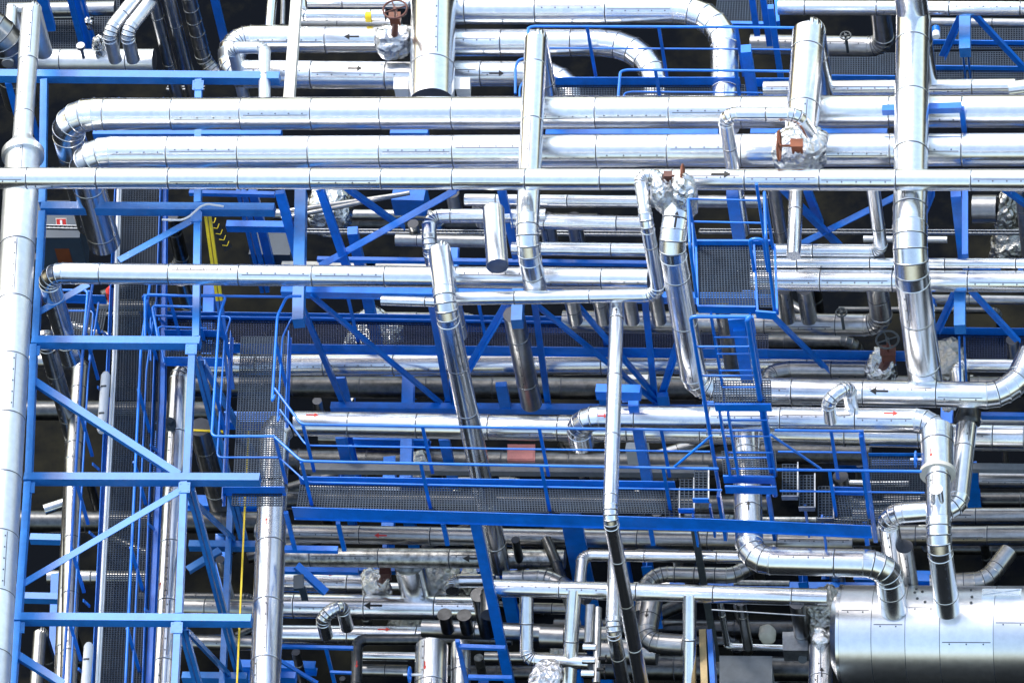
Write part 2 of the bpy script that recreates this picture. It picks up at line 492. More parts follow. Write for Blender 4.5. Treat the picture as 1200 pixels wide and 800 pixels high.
# =================================================================== SETTING
def ground():
    m, nt, b = newmat('shade-dark concrete'); L = nt.links.new
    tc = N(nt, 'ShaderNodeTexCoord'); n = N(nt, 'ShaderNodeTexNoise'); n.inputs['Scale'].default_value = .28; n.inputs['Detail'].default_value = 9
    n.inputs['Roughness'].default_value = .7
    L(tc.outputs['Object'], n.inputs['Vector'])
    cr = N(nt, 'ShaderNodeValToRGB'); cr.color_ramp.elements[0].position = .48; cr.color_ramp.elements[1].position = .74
    cr.color_ramp.elements[0].color = (.004, .005, .007, 1); cr.color_ramp.elements[1].color = (.022, .021, .014, 1)  # near-black end puts the deep shade of the gaps into the colour
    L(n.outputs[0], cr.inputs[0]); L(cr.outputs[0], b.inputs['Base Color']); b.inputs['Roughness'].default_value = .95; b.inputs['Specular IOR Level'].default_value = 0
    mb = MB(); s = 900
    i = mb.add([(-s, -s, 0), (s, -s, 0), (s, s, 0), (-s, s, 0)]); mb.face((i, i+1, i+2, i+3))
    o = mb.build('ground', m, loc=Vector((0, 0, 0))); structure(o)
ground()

# =================================================================== TOP LAYER OF PIPES
ZM, ZY, ZR = 11.9, 11.45, 10.8
pipe('longest silver pipe crossing the whole view in front of everything, with one black arrow', [(-420, 208, ZM), (1620, 212)], 26,
     arrows=[(845, 204, 24, 'black', 'r')])
pipe('thick matt white pipe along the left edge with a narrower neck at its top',
     [(27, 178, 10.6), (-36, 1240)], 46, mat='matte', lap=True,
     extra=[([(37, 12, 10.6), (25, 182)], 23), ([(37, 12, 10.6), (38, 12), ('v', 62)], 21)])
# the round shoulder where the neck enters the thick pipe
_p = W(27, 178, 10.6); _a = (W(26, 300, 10.6)-_p).normalized()
mb = MB(); mb.tube(_p-_a*.28, _p, .15, .33, 36, smooth=True, caps=(True, True)); mb.tube(_p, _p+_a*.12, .335, None, 36, caps=(True, True))
tag(mb.build('pipe_reducer', ['matte', 'seam']), 'flared collar where the narrow neck meets the thick left pipe', 'pipe fitting')
pipe('short white pipe stub in the top left corner beside the taller necked one', [(14, 12, 9.3), (9, 75)], 14, mat='matte',
     extra=[([(14, 12, 9.3), (15, 12), ('v', 60)], 13)])
pipe('banded dark elbow curving off the left edge near the top', [(-40, 22, 9.8), (2, 34), ('v', 118)], 42, mat='dull', k=.7)
pipe('upper of the two parallel thick white pipes, turning down at its left end', [(1620, 129, ZR), (74, 134), ('v', 262)], 38, k=1.0)
pipe('lower of the two parallel thick white pipes, its elbow tucked behind the longest pipe', [(1620, 174, ZR-.05), (94, 179), ('v', 285)], 38, k=1.0)
pipe('mitred silver pipe crossing over both thick white pipes, elbowed down onto a pipe',
     [(628, 46, ZY), (617, 282), ('v', 340)], 27, k=1.3, extra=[([(628, 46, ZY), (628.5, 46), ('v', 116)], 26)])
pipe('widest pipe right of centre, mitred at the top and dropping to a white pipe below',
     [(1070, 22, ZY), (1066, 300), ('v', 452)], 41, k=1.1, extra=[([(1070, 24, ZY), (1070.5, 24), ('v', 116)], 39), ([(1070, 20, ZY), (1070, 19.5), ('v', -60)], 38)])
pipe('stout silver pipe ending in the foil wrapped valve with the orange block', [(948, 38, ZY), (938, 168)], 39,
     extra=[([(948, 38, ZY), (948.5, 38), ('v', 118)], 38)])
valve('foil wrapped valve with an orange block and thin handwheel on the stout pipe', (938, 176, 11.5), (62, .72, .66, .18), (934, 171, 12.05, 13), (913, 171, 12.1, 17, EX), 3)
pipe('slim pipe bridging to the orange valve and dropping past the longest pipe', [(950, 156, 12.0), (934, 134, 12.4), (849, 134), ('v', 272)], 17, k=.9)
pipe('white and silver downpipe right of centre with a black upward arrow', [(797, 225, 12.35), (787, 288, 12.0), ('v', 456), (1168, 463), (1193, 447), (1207, 415)], 31, k=.95,
     arrows=[(792, 258, 22, 'black', 'u'), (1030, 458, 22, 'black', 'l')])
pipe('slim hooked pipe looping over the longest pipe beside the foil lumps', [(778, 224, 12.4), (770, 205, 12.4), (750, 206), (758, 262, 12.1), ('v', 346), (528, 350)], 16, k=1.1)
valve('pair of foil wrapped valve bodies with a rusty handwheel over the longest pipe', (776, 226, 12.4), (25, .42, .62, .2), (783, 206, 12.7, 9), (800, 206, 12.7, 13, EX), 11, bmat='redbrown', wmat='red')
_c = W(803, 232, 12.4)
tag(lump(_c, .19, .22, .36, .2, 5).build('foil_jacket', 'foil'), 'smooth foil bundle right of the rusty handwheel', 'foil jacket', 'foil jackets')

pipe('silver pipe under the longest one from the left elbow to the hooked pipe', [(760, 327, 10.2), (55, 320), ('v', 420)], 25, k=.8)
pipe('silver pipe with a mitred top dropping through the middle of the plant behind the walkway', [(515, 294, 10.98), (522, 360), ('v', 664)], 26, k=1.0,
     extra=[([(515, 294, 10.98), (515.5, 294), ('v', 392)], 25)])
pipe('short dark slanting downpipe hanging below the blue bracket arm right of the mitred pipe', [(602, 368, 8.75), ('v', 473)], 25, mat='dull')
pipe('capped silver stub pipe with its round end facing the viewer', [(578, 246, 11.0), (583, 312)], 26, lap=False)
pipe('slim pipe with an elbow behind the mitred pipe top', [(640, 253, 9.4), (503, 253), (503, 288), ('v', 420)], 17, k=.8)
pipe('slender pipe running towards the viewer across the walkway then plunging down', [(723, 352, 10.2), (715, 606), ('v', 860)], 17.5, k=.9, arrows=[(722, 364, 8, 'black', 'u')])

# =================================================================== LEFT PIPE BRIDGE
ZB = 9.6
B = []
for (x0, y0, x1, y1) in ((-14, 89, 328, 92), (49, 244, 322, 246), (38, 401, 235, 402), (29, 561, 305, 562), (17, 725, 295, 727), (8, 905, 290, 907)):
    B.append(('crossbeam', (x0, y0, ZB), (x1, y1, ZB), 10.5, .17))
for i, (x0, y0, x1, y1) in enumerate(((233, 96, 232, 240), (232, 249, 230, 397), (226, 406, 219, 557), (216, 567, 210, 721), (209, 731, 200, 900))):
    B.append(('chord', (x0, y0, ZB-.004), (x1, y1, ZB-.004), 8, .15))
for (x0, y0, x1, y1) in ((40, 406, 34, 557), (33, 567, 22, 721), (21, 731, 8, 900), (52, 96, 50, 240), (50, 250, 42, 397)):
    B.append(('chord', (x0, y0, ZB-.004), (x1, y1, ZB-.004), 8, .15))
for (a, b) in (((230, 258), (140, 307)), ((104, 335), (42, 370)), ((38, 446), (210, 557)), ((211, 577), (20, 690)), ((16, 765), (75, 802))):
    B.append(('brace', (*a, ZB-.02), (*b, ZB-.02), 9, .1, 'angle'))
# vertical truss panel under the right chord
for (x, y, y2) in ((231, 420, 636), (223, 572, 790), (214, 735, 940)):
    B.append(('post', (x, y, ZB-.1), ('v', y2), 10, .1, 'twin'))
ZL = ZB-.1-(636-420)/47.5
B.append(('lower_chord', (272, 560, ZL), (258, 860, ZL), 7, .14))
for (x0, y0, x1, y1) in ((222, 639, 330, 640), (214, 793, 290, 794), (36, 631, 75, 632), (28, 700, 70, 701)):
    B.append(('lower_beam', (x0, y0, ZL-.05), (x1, y1, ZL-.05), 9, .14))
for (a, b) in (((236, 424, ZB-.1), (300, 540, ZL)), ((217, 580, ZB-.1), (272, 632, ZL)), ((218, 740, ZB-.1), (266, 790, ZL)), ((220, 668, ZL), (258, 645, ZL))):
    B.append(('brace', a, b, 9, .08, 'angle'))
frame('pipe_bridge', 'light blue steel bridge of crossbeams and diagonals beside the thick white pipe', 'pipe bridge', B, mat='paleblue')

for (x, y, a_) in ((230, 254, 0), (224, 409, 0), (216, 571, 0), (207, 735, 0), (232, 100, 0), (40, 411, 1), (34, 571, 1), (22, 735, 1)):
    br = [o for o in bpy.data.objects if o.get('category') == 'pipe bridge'][0]
    c = W(x, y, ZB+.055 if a_ else ZB+.0795); mb = MB(); mb.box(c, EX*.09, EY*.10, UP*.006)
    for sx in (-1, 1):
        for sy in (-1, 1): mb.tube(c+EX*.06*sx+EY*.07*sy, c+EX*.06*sx+EY*.07*sy+UP*.012, .011, None, 6, caps=(False, True))
    mb.build('gusset', 'paleblue', br)
# left long grating walkway towards the viewer
ZW = 7.5
def walkway(name, label, zf, quads, toes, rails, posts, cat='walkway', group='blue railed walkways', toe_h=.16, mats='blue', mid=True, rail_h=1.1, gmat='grate'):
    root = thing(name, label, cat, W(*quads[0][0], zf), group)
    for q in quads: grating(root, gq(q, zf), mat=gmat)
    for t in toes:
        mb = MB(); h = t[2] if len(t) > 2 else toe_h
        mb.bar(W(*t[0], zf)+UP*(h/2-.03), W(*t[1], zf)+UP*(h/2-.03), .012, h); 
        mb.bar(W(*t[0], zf)-UP*.02, W(*t[1], zf)-UP*.02, .05, .012)
        mb.build('toe_board', mats, root)
    for r in rails:
        P = [W(*p, zf+rail_h) for p in r]
        rail(root, 'top_rail', P)
        if mid: rail(root, 'mid_rail', [p-UP*.52 for p in P], .03)
    for p in posts:
        a = W(*p, zf+rail_h); mb = MB(); mb.bar(a-UP*.02, a-UP*(rail_h+.06), .05, .012*3); mb.build('post', mats, root)
    return root
walkway('walkway', 'narrow dark grated walkway running towards the viewer inside the left pipe bridge', ZW,
        [[(141, 120), (192, 120), (186, 470), (130, 470)], [(130, 470), (186, 470), (160, 1000), (100, 1000)]],
        [((141, 120), (100, 1000)), ((193, 120), (161, 1000))],
        [[(109, 330), (97, 410), (74, 800), (66, 980)], [(176, 330), (165, 410), (147, 800), (138, 980)]],
        [(100, 390), (93, 480), (88, 560), (83, 640), (79, 720), (74, 800), (170, 370), (162, 455), (157, 540), (153, 640), (149, 735)])
lw = [o for o in bpy.data.objects if o.get('label', '').startswith('narrow dark grated')][0]
for (a, b, w_) in (((193, 120), (190, 470), 8), ((190, 470), (170, 900), 8), ((128, 470), (106, 900), 5)):
    member(lw, 'stringer', (*a, ZW-.12), (*b, ZW-.12), w_, .2, 'channel')
for (x, y) in ((101, 365), (96, 430), (90, 520), (86, 600), (79, 680), (73, 760), (168, 350), (158, 498), (155, 590), (151, 690), (147, 785)):
    a = W(x+12, y, ZW+1.1); mb = MB(); mb.bar(a-UP*.5, W(x+26, y+30, ZW+.02), .045, .02, EX); mb.build('knee_brace', 'blue', lw)
for (x, y, x1, y1, lab) in ((124, 440, 119, 503, 'white tube light beside the left walkway just above a long diagonal brace'), (104, 757, 98, 830, 'white tube light at the bottom beside the left walkway')):
    a, b = W(x, y, ZW+.5), W(x1, y1, ZW+.5)
    mb = MB(); ax = (b-a).normalized(); sd = ax.cross(UP)
    L_ = thing('light_fixture', lab, 'light', b, 'white tube lights')
    mb.tube(a, b, .075, None, 18, caps=(False, False)); 
    for (p, s) in ((a, -1), (b, 1)):
        mb.tube(p, p+ax*s*.05, .075, .05, 18, caps=(False, True))
    mb.build('housing', 'white', L_)
    for t in (.25, .75):
        m2 = MB(); m2.bar(a.lerp(b, t)+UP*.076-sd*.04, a.lerp(b, t)+UP*.076+sd*.05, .03, .01); m2.build('clip', 'darkgrey', L_)
mb = MB(); rod(mb, [W(139, 200, ZW+.3), W(133, 420, ZW+.3), W(110, 860, ZW+.3)], .045)
rod(mb, [W(142, 200, ZW+.25), W(136, 420, ZW+.25), W(113, 860, ZW+.25)], .03)
tag(mb.build('conduit', 'white'), 'thin pale conduit along the left walkway edge behind the tube lights', 'conduit')
pipe('white riser pipe running towards the viewer right of the left walkway, fed by an elbow', [(940, 424, 6.3), (212, 429), (187, 880)], 26.5, k=.8, arrows=[(188, 686, 11, 'redmark', 'u')])
_r = bpy.data.objects['pipe']; _r = [o for o in bpy.data.objects if o.get('label', '').startswith('white riser pipe running')][0]
mb = MB(); c_ = W(201, 500, 6.45); mb.tube(c_, c_+UP*.12, .09, None, 14, caps=(True, True)); mb.tube(c_+UP*.12, c_+UP*.18, .06, None, 14, caps=(True, True))
mb.build('vent_cap', 'slate', _r)
pipe('dark angled downpipe behind the left bridge turning pale towards the viewer', [(52, 392, 8.4), (54, 400), ('v', 516), (70, 860)], 20, k=.6, mat='dull')
pipe('shiny pipe with a hooked top under the left crossbeam', [(30, 422, 6.5), (95, 424), (86, 540), (78, 900)], 20, mat='dull', k=.7)
pipe('small shiny stub pipe low in the left bridge', [(47, 742, 5.3), (42, 810)], 16, mat='dull', extra=[([(47, 742, 5.3), (48, 742), ('v', 800)], 16)])
pipe('pale nozzle poking out low behind the left bridge', [(52, 597, 5.0), (80, 588)], 13)

# =================================================================== CENTRAL WALKWAY
ZC = 8.7
cw = walkway('walkway', 'central blue walkway with long handrails crossing the middle of the plant', ZC,
        [[(352, 568), (790, 574), (796, 602), (348, 596)], [(962, 580), (1012, 581), (1018, 616), (966, 614)]],
        [((352, 566), (792, 572), .2), ((345, 606), (838, 620), .29), ((838, 620), (1022, 628), .29), ((975, 577), (1012, 578), .18)],
        [[(322, 455), (353, 497), (600, 501), (828, 504)], [(322, 512), (353, 540), (600, 545), (842, 549)], [(908, 504), (1012, 505)], [(910, 550), (1080, 552)]],
        [(355, 497), (495, 499), (632, 502), (775, 503), (353, 540), (493, 543), (634, 546), (777, 548), (974, 505), (1010, 505), (972, 551), (1011, 551)])
for (a, b) in (((834, 510), (790, 547)), ((903, 509), (962, 549))):
    rail(cw, 'brace', [W(*a, ZC+1.9), W(*b, ZC+1.1)], .04)
# the grated landing joining it on the left
walkway('walkway', 'grated landing with corner handrails left of the central walkway', ZC,
        [[(283, 395), (336, 395), (330, 560), (274, 560)], [(274, 560), (330, 560), (330, 592), (272, 592)]],
        [((272, 395), (262, 592), .2), ((340, 395), (336, 500), .2), ((262, 578), (335, 578), .2)],
        [[(236, 346), (265, 346), (257, 370), (248, 511), (322, 511)], [(353, 347), (336, 347), (325, 370), (319, 470), (322, 455+8)]],
        [(257, 372), (251, 455), (322, 511), (323, 400)])
walkway('walkway', 'railed blue platform between the light blue chord and the narrow walkway', 7.6,
        [[(196, 395), (262, 396), (260, 425), (194, 424)]], [((194, 394), (262, 395), .2), ((194, 426), (262, 427), .2)],
        [[(170, 398), (170, 345), (226, 347)], [(186, 400), (178, 358), (236, 360)]], [(170, 345), (198, 346), (226, 347)])
# the far walkway crossing behind
walkway('walkway', 'far blue walkway with long toe boards behind the silver pipes across the middle', 7.0,
        [[(165, 374), (900, 384), (900, 410), (165, 402)], [(1078, 392), (1300, 396), (1300, 424), (1078, 420)]],
        [((165, 373), (900, 383), .22), ((165, 410), (900, 418), .22), ((900, 418), (1085, 421), .22), ((1078, 391), (1300, 394), .2)],
        [[(168, 346), (360, 348), (600, 352), (900, 356)]],
        [(168, 346), (222, 347), (408, 349), (560, 351), (700, 353)], gmat='bluegrate')
# top walkway near the U bends
tw = walkway('walkway', 'upper blue walkway with handrails in front of the two big bends', 9.3,
        [[(640, 100), (935, 100), (935, 124), (640, 124)]],
        [((645, 100), (868, 100), .22), ((878, 102), (940, 102), .24)],
        [[(618, 70), (619, 33), (625, 31), (860, 32), (945, 33)], [(604, 110), (604, 78), (608, 70), (622, 68)], [(724, 118), (727, 84), (735, 82), (865, 83), (935, 84)]],
        [(688, 32), (772, 32), (863, 32), (768, 83), (862, 83)])
tw_post = solo('column', 'pale blue square post standing at the end of the upper walkway', 'post', (874, 57, 10.6), ('v', 135), 12, .16, 'box')
for (x, y, y2) in ((905, 30, 110), (912, 8, 100), (880, 20, 60)):
    pass

for (x0, x1, y, lab) in ((640, 842, 157, 'thin blue beam in the gap between the two thick white pipes'), (458, 502, 156, 'short blue box beam between the two thick white pipes'), (110, 330, 157, 'dim blue beam between the left ends of the two thick white pipes'), (880, 1040, 156, 'blue beam in the gap left of the widest pipe')):
    solo('beam', lab, 'beam', (x0, y, 9.6), (x1, y, 9.6), 9, .14)
for (x, lab) in ((761, 'small blue tab hanging under the central walkway right of the slender pipe'), (519, 'small blue tab hanging under the central walkway left of the slanting column'), (1013, 'small blue tab hanging under the right end of the central walkway')):
    solo('hanger', lab, 'hanger', (x, 612, 8.5), ('v', 637), 5, .07)
# ladder tower
ZU, ZMID, ZLOW = 12.6, 10.9, 9.15
LT = thing('ladder_tower', 'blue ladder tower with three grated landings right of centre', 'ladder tower', W(870, 575, ZC), None)
grating(LT, gq([(818, 288), (880, 288), (884, 360), (820, 360)], ZU)); grating(LT, gq([(884, 288), (905, 288), (908, 360), (888, 360)], ZU))
grating(LT, gq([(836, 446), (903, 446), (904, 473), (837, 473)], ZMID)); grating(LT, gq([(846, 529), (908, 529), (911, 557), (848, 557)], ZLOW))
for (a, b, h, z) in (((816, 287), (906, 287), .22, ZU), ((818, 362), (886, 363), .16, ZU), ((886, 368), (910, 370), .16, ZU), ((838, 477), (904, 477), .16, ZMID), ((848, 561), (908, 562), .17, ZLOW), ((850, 573), (910, 574), .17, ZLOW)):
    mb = MB(); mb.bar(W(*a, z), W(*b, z), .03, h); mb.build('edge_beam', 'blue', LT)
for (a, b, h, z) in (((816, 289), (818, 360), .12, ZU), ((884, 289), (888, 366), .12, ZU), ((908, 289), (911, 366), .12, ZU)):
    mb = MB(); mb.bar(W(*a, z), W(*b, z), .03, h); mb.build('edge_beam', 'blue', LT)
def uplift(px, py, z, h):
    return W(px, py, z)+UP*h
for sp in ([uplift(816, 290, ZU, 0), uplift(816, 290, ZU, 1.15), uplift(818, 345, ZU, 1.15), uplift(818, 358, ZU, .2)],
           [uplift(906, 292, ZU, 0), uplift(906, 292, ZU, 1.35), uplift(908, 346, ZU, 1.35), uplift(908, 366, ZU, 0)],
           [uplift(898, 292, ZU, 0), uplift(898, 292, ZU, 1.5)],
           [uplift(884, 318, ZU, 0), uplift(884, 318, ZU, .75), uplift(900, 318, ZU, .75), uplift(900, 318, ZU, 0)]):
    rail(LT, 'handrail', sp, .05)
rail(LT, 'mid_rail', [uplift(816, 290, ZU, .6), uplift(906, 292, ZU, .6)], .03)
rail(LT, 'mid_rail', [uplift(816, 290, ZU, 1.12), uplift(898, 292, ZU, 1.12)], .03)
rail(LT, 'mid_rail', [uplift(816, 290, ZU, .6), uplift(818, 358, ZU, .3)], .03)
# outer ladder rails, rungs
hl = [W(838, 378, 12.75), W(812, 376, 12.75)]
rail(LT, 'ladder_rail', [W(880, 371, 12.8), W(809, 371, 12.8), drop(W(809, 371, 12.8), 575)], .06)
rail(LT, 'ladder_rail', [W(880, 371, 12.8), W(876, 374, 12.8), drop(W(876, 374, 12.8), 580)], .085)
for x, y0, y1 in ((833, 368, 478), (879, 366, 478)):
    a = W(x, y0, 12.55); mb = MB(); mb.bar(a, drop(a, y1), .1, .03, EX); mb.build('stringer', 'blue', LT)
for x, y0, y1 in ((843, 480, 556), (896, 476, 556), (853, 482, 556)):
    a = W(x, y0, 10.8); mb = MB(); mb.bar(a, drop(a, y1), .09, .03, EX); mb.build('stringer', 'blue', LT)
a0, a1 = W(834, 376, 12.5), W(880, 376, 12.5)
for i in range(6):
    y = 395+i*19.5
    mb = MB(); mb.tube(drop(a0, y), drop(a1, y), .014, None, 8); mb.build('rung', 'blue', LT)
b0, b1 = W(846, 484, 10.7), W(898, 484, 10.7)
for i in range(4):
    y = 492+i*19
    mb = MB(); mb.tube(drop(b0, y), drop(b1, y), .014, None, 8); mb.build('rung', 'blue', LT)
c0, c1 = W(809, 372, 12.78), W(876, 375, 12.78)
for y in (406, 440, 471, 504, 536):
    mb = MB(); mb.tube(drop(c0, y), drop(c1, y), .016, None, 8); mb.build('guard_bar', 'blue', LT)
for x in (852, 910):
    a = W(x-10, 578, ZC+.1); mb = MB(); mb.bar(a, a-UP*1.1, .13, .05, EX); mb.build('leg', 'blue', LT)
for i, (x, y, z) in enumerate(((795, 600, 8.78), (812, 588, 8.92), (829, 576, 9.05))):
    g = grating(LT, gq([(x-15, y-26), (x, y-26), (x, y+8), (x-15, y+8)], z), 'tread', .05)
    mb = MB(); mb.bar(W(x+1.5, y-28, z+.02), W(x+1.5, y+10, z+.02), .018, .04); sub(mb, 'nosing', 'galv', g)
    mb = MB(); mb.bar(W(x-17, y+10, z), W(x+2, y+10, z), .02, .1); sub(mb, 'side_plate', 'blue', g)
for i, (x, y, z) in enumerate(((935, 570, 9.05), (955, 583, 8.92), (977, 596, 8.78))):
    g = grating(LT, gq([(x-18, y-26), (x-1, y-26), (x-1, y+10), (x-18, y+10)], z), 'tread', .05)
    mb = MB(); mb.bar(W(x, y-28, z+.02), W(x, y+12, z+.02), .018, .04); sub(mb, 'nosing', 'galv', g)
    mb = MB(); mb.bar(W(x-19, y+13, z), W(x, y+13, z), .012, .1); sub(mb, 'side_plate', 'galv', g)
for (x, y) in ((812, 603), (832, 592), (943, 592), (963, 605)):
    a = W(x, y, 8.8); mb = MB(); mb.bar(a, a-UP*.75, .08, .03, EX); mb.build('strut', 'blue', LT)

# =================================================================== TRUSSES, BRACKETS, COLUMNS
def xz(x, y, z): return W(x, y, z)
zt = 8.8; 
def down(x, y, y2, z=zt): return drop(W(x, y, z), y2)
T = [('upper_chord', (330, 341, zt), (905, 350, zt), 9, .12)]
zlow = down(500, 345, 477).z
T.append(('lower_chord', (388, 477, zlow), (900, 481, zlow), 9, .13))
for (x, x2) in ((347, 402), (362, 516), (600, 524), (612, 770), (503, 526), (625, 642), (665, 775), (755, 768), (812, 772)):
    T.append(('diagonal', (x, 346, zt), (x2, 474, zlow), 8, .09, 'angle'))
for (x, y) in ((523, 446), (578, 450), (698, 456), (768, 462)):
    T.append(('gusset', down(x-12, 346, y, zt), down(x-12, 346, y+26, zt), 13, .1))
frame('truss', 'blue zigzag truss across the middle just below the slim hooked pipe', 'truss', T, 'blue zigzag trusses')
T2 = []
zt2 = 9.4
for (a, b) in (((408, 224), (470, 268)), ((537, 224), (376, 314)), ((375, 224), (408, 320)), ((588, 226), (606, 306)), ((328, 225), (352, 312))):
    T2.append(('diagonal', (*a, zt2+.6), (*b, zt2-.9), 11, .1, 'angle' if a[0] != 328 else 'box'))
T2.append(('lower_chord', (372, 304, zt2-1.2), (760, 309, zt2-1.2), 5, .08))
T2.append(('hanger', (413, 270, zt2-1), ('v', 420), 12, .16))
frame('truss', 'open blue truss with a long diagonal under the longest pipe left of centre', 'truss', T2, 'blue zigzag trusses')
T3 = []
for (a, b) in (((1072, 222), (940, 288)), ((918, 224), (985, 292)), ((1090, 226), (1076, 262)), ((945, 222), (960, 262)), ((1180, 226), (1230, 262))):
    T3.append(('diagonal', (*a, zt2+.6), (*b, zt2-.9), 11, .1, 'angle'))
frame('truss', 'open blue truss over bare ground right of centre', 'truss', T3, 'blue zigzag trusses')
T4 = []
for (a, b) in (((905, 372), (980, 446)), ((1090, 222+130), (1094, 356))):
    T4.append(('diagonal', (*a, 9.0), (*b, 6.6), 8, .1, 'angle'))
T4.append(('gusset', (868, 372, 11.2), ('v', 392), 30, .06)); T4.append(('post', (866, 384, 11.0), ('v', 445), 14, .12))
frame('bracket', 'blue bracket carrying the ladder tower with one long diagonal', 'bracket', T4)
def cantilever(label, x, y0, y1, z, x1=None, brace=True, spread=45, by=60):
    mem = [('arm', (x, y0, z), ((x1 or x), y1, z), 13, .22, 'box', 'paleblue')]
    if brace:
        mem += [('brace', (x-4, y0+4, z-.2), (x-spread*.6, y0+by*.9, z-1.4), 8, .08, 'angle'), ('brace', (x+10, y0+4, z-.2), (x+spread*1.5, y0+by*1.1, z-1.4), 9, .08, 'angle')]
    return frame('support_bracket', label, 'bracket', mem, 'blue pipe support brackets')
cantilever('blue bracket arm with a square end under the silver pipe left of centre', 353, 226, 379, 9.4, 350, False)
cantilever('short blue bracket arm in the middle just right of the mitred downpipe', 608, 335, 380, 9.0, 606, False)
cantilever('blue bracket arm with splayed braces at the top right corner', 1131, 14, 62, 8.9, 1131)
cantilever('blue bracket arm with splayed braces right of the widest pipe', 1125, 335, 386, 9.0, 1125)
cantilever('blue bracket arm behind the slender pipe in the middle', 735, 462, 466, 9.0, 735, False)
solo('beam', 'short light blue beam stub crossing behind the slender pipe', 'beam', (699, 459, 9.3), (751, 460, 9.3), 12, .2)
solo('column', 'tilted blue post between the slender pipe and the walkway', 'column', (742, 470, 9.0), ('v', 565), 12, .2)
frame('bracket', 'small blue angle bracket laid over the upper thick white pipe', 'bracket', [('arm', (1034, 129, 11.2), (1127, 126, 11.2), 9, .12), ('leg', (1127, 127, 11.15), ('v', 160), 6, .08)])
frame('column', 'blue tapered column with a lit edge below the longest pipe on the right', 'column', [('web', (1120, 226, 10.6), ('v', 304), 12, .16), ('edge', (1131, 226, 10.5), (1131, 300, 10.5), 7, .1)], 'blue columns')
solo('column', 'broad blue column behind the ladder tower top', 'column', (858, 226, 11.6), ('v', 282), 14, .2, group='blue columns')
for (x, y, y2, z, w, lab) in ((556, 606, 860, 8.3, 12, 'slanting blue column in the lower middle'), (668, 600, 860, 5.6, 24, 'broad dark blue column behind the lower pipes'),
                      (812, 610, 772, 6.6, 8, None), (247, -20, 96, 9.0, 9, 'blue diagonal column near the top left'),
                      (80, -10, 60, 7.8, 6, 'thin blue post left of the two top left pipes'), (88, -10, 58, 7.6, 7, 'middle thin blue post in the top left'), (93, -10, 56, 7.4, 7, 'right thin blue post in the top left'),
                      (45, -20, 34, 8.5, 12, 'broad blue post behind the top left neck'), (398, 440, 478, 5.9, 12, 'blue stub post under the pipe left of the dark downpipe'),
                      (399, 510, 570, 6.2, 12, 'blue hanger under the left end of the elbowed pipe'), (520, 512, 570, 6.2, 12, 'blue hanger under the elbowed pipe in the middle'),
                      (282, 222, 340, 8.2, 11, 'twin blue leg behind the yellow painted one'), (296, 222, 320, 8.0, 10, 'pale blue leg near the light beam end'),
                      (10, 95, 200, 8.8, 8, 'blue column between the left edge and the pipe neck'), (26, 95, 190, 8.6, 5, 'slim blue column beside the pipe neck'),
                      (1009, 508, 632, 9.75, 5, 'blue end post of the central walkway')):
    if lab: solo('column', lab, 'column', (x, y, z), ('v', y2), w, .12, 'twin' if 'twin' in lab else 'box', group='blue columns')
solo('column', 'slim grey prop leaning below the ladder tower', 'column', (812, 610, 6.6), ('v', 772), 8, .1, 'box', 'darkgrey')
# yellow painted twin leg
yl = thing('column', 'twin blue leg with a bright yellow painted length beside the light blue chord', 'column', W(245, 262, 9.3), 'blue columns')
a = W(243, 250, 9.3); b = W(257, 352, 8.1); member(yl, 'painted_length', a, b, 8, .06, 'twin', 'yellow'); b2 = b+(b-a).normalized()*.004; member(yl, 'leg', b2, b2+(b-a)*1.02, 8, .06, 'twin', 'blue')
hz = thing('hazard_strip', 'black and yellow hazard strip beside the yellow leg', 'hazard strip', W(258, 275, 8.8))
a, b = W(249, 258, 8.8), W(268, 292, 8.4)
mb = MB(); mb.bar(a, b, .14, .02); mb.build('strip', 'black', hz)
mb = MB(); ax = (b-a).normalized(); sd = ax.cross(UP).normalized()
for i in range(5):
    p = a.lerp(b, (i+.5)/5)+UP*.014
    for s in (-1, 1): mb.bar(p, p+(sd*s*.062-ax*.05), .022, .006)
mb.build('chevrons', 'yellow', hz)
solo('gas_line', 'thin yellow line running towards the viewer past the landing', 'gas line', (291, 505, 6.0), (275, 860, 6.0), 2, .03, mat='yellow')
solo('gas_line', 'thin yellow line crossing sideways behind the landing', 'gas line', (222, 504, 5.2), (268, 506, 5.2), 2.5, .03, mat='yellow')
mb = MB(); rod(mb, smooth_rod([W(190, 257.5, 9.75), W(213, 258, 9.75), W(222, 254, 9.78), W(235, 242, 9.85), W(243, 239, 9.85), W(262, 242, 9.8)], .25, 8), .035)
tag(mb.build('cable', 'white'), 'loose white cable draped over the second crossbeam', 'cable')
solo('beam', 'light blue beam behind the yellow leg', 'beam', (266, 265, 8.4), (337, 266, 8.4), 9, .15)
solo('beam', 'blue beam above the light beam end, behind the long diagonal', 'beam', (222, 226, 8.6), (322, 228, 8.6), 5, .08)

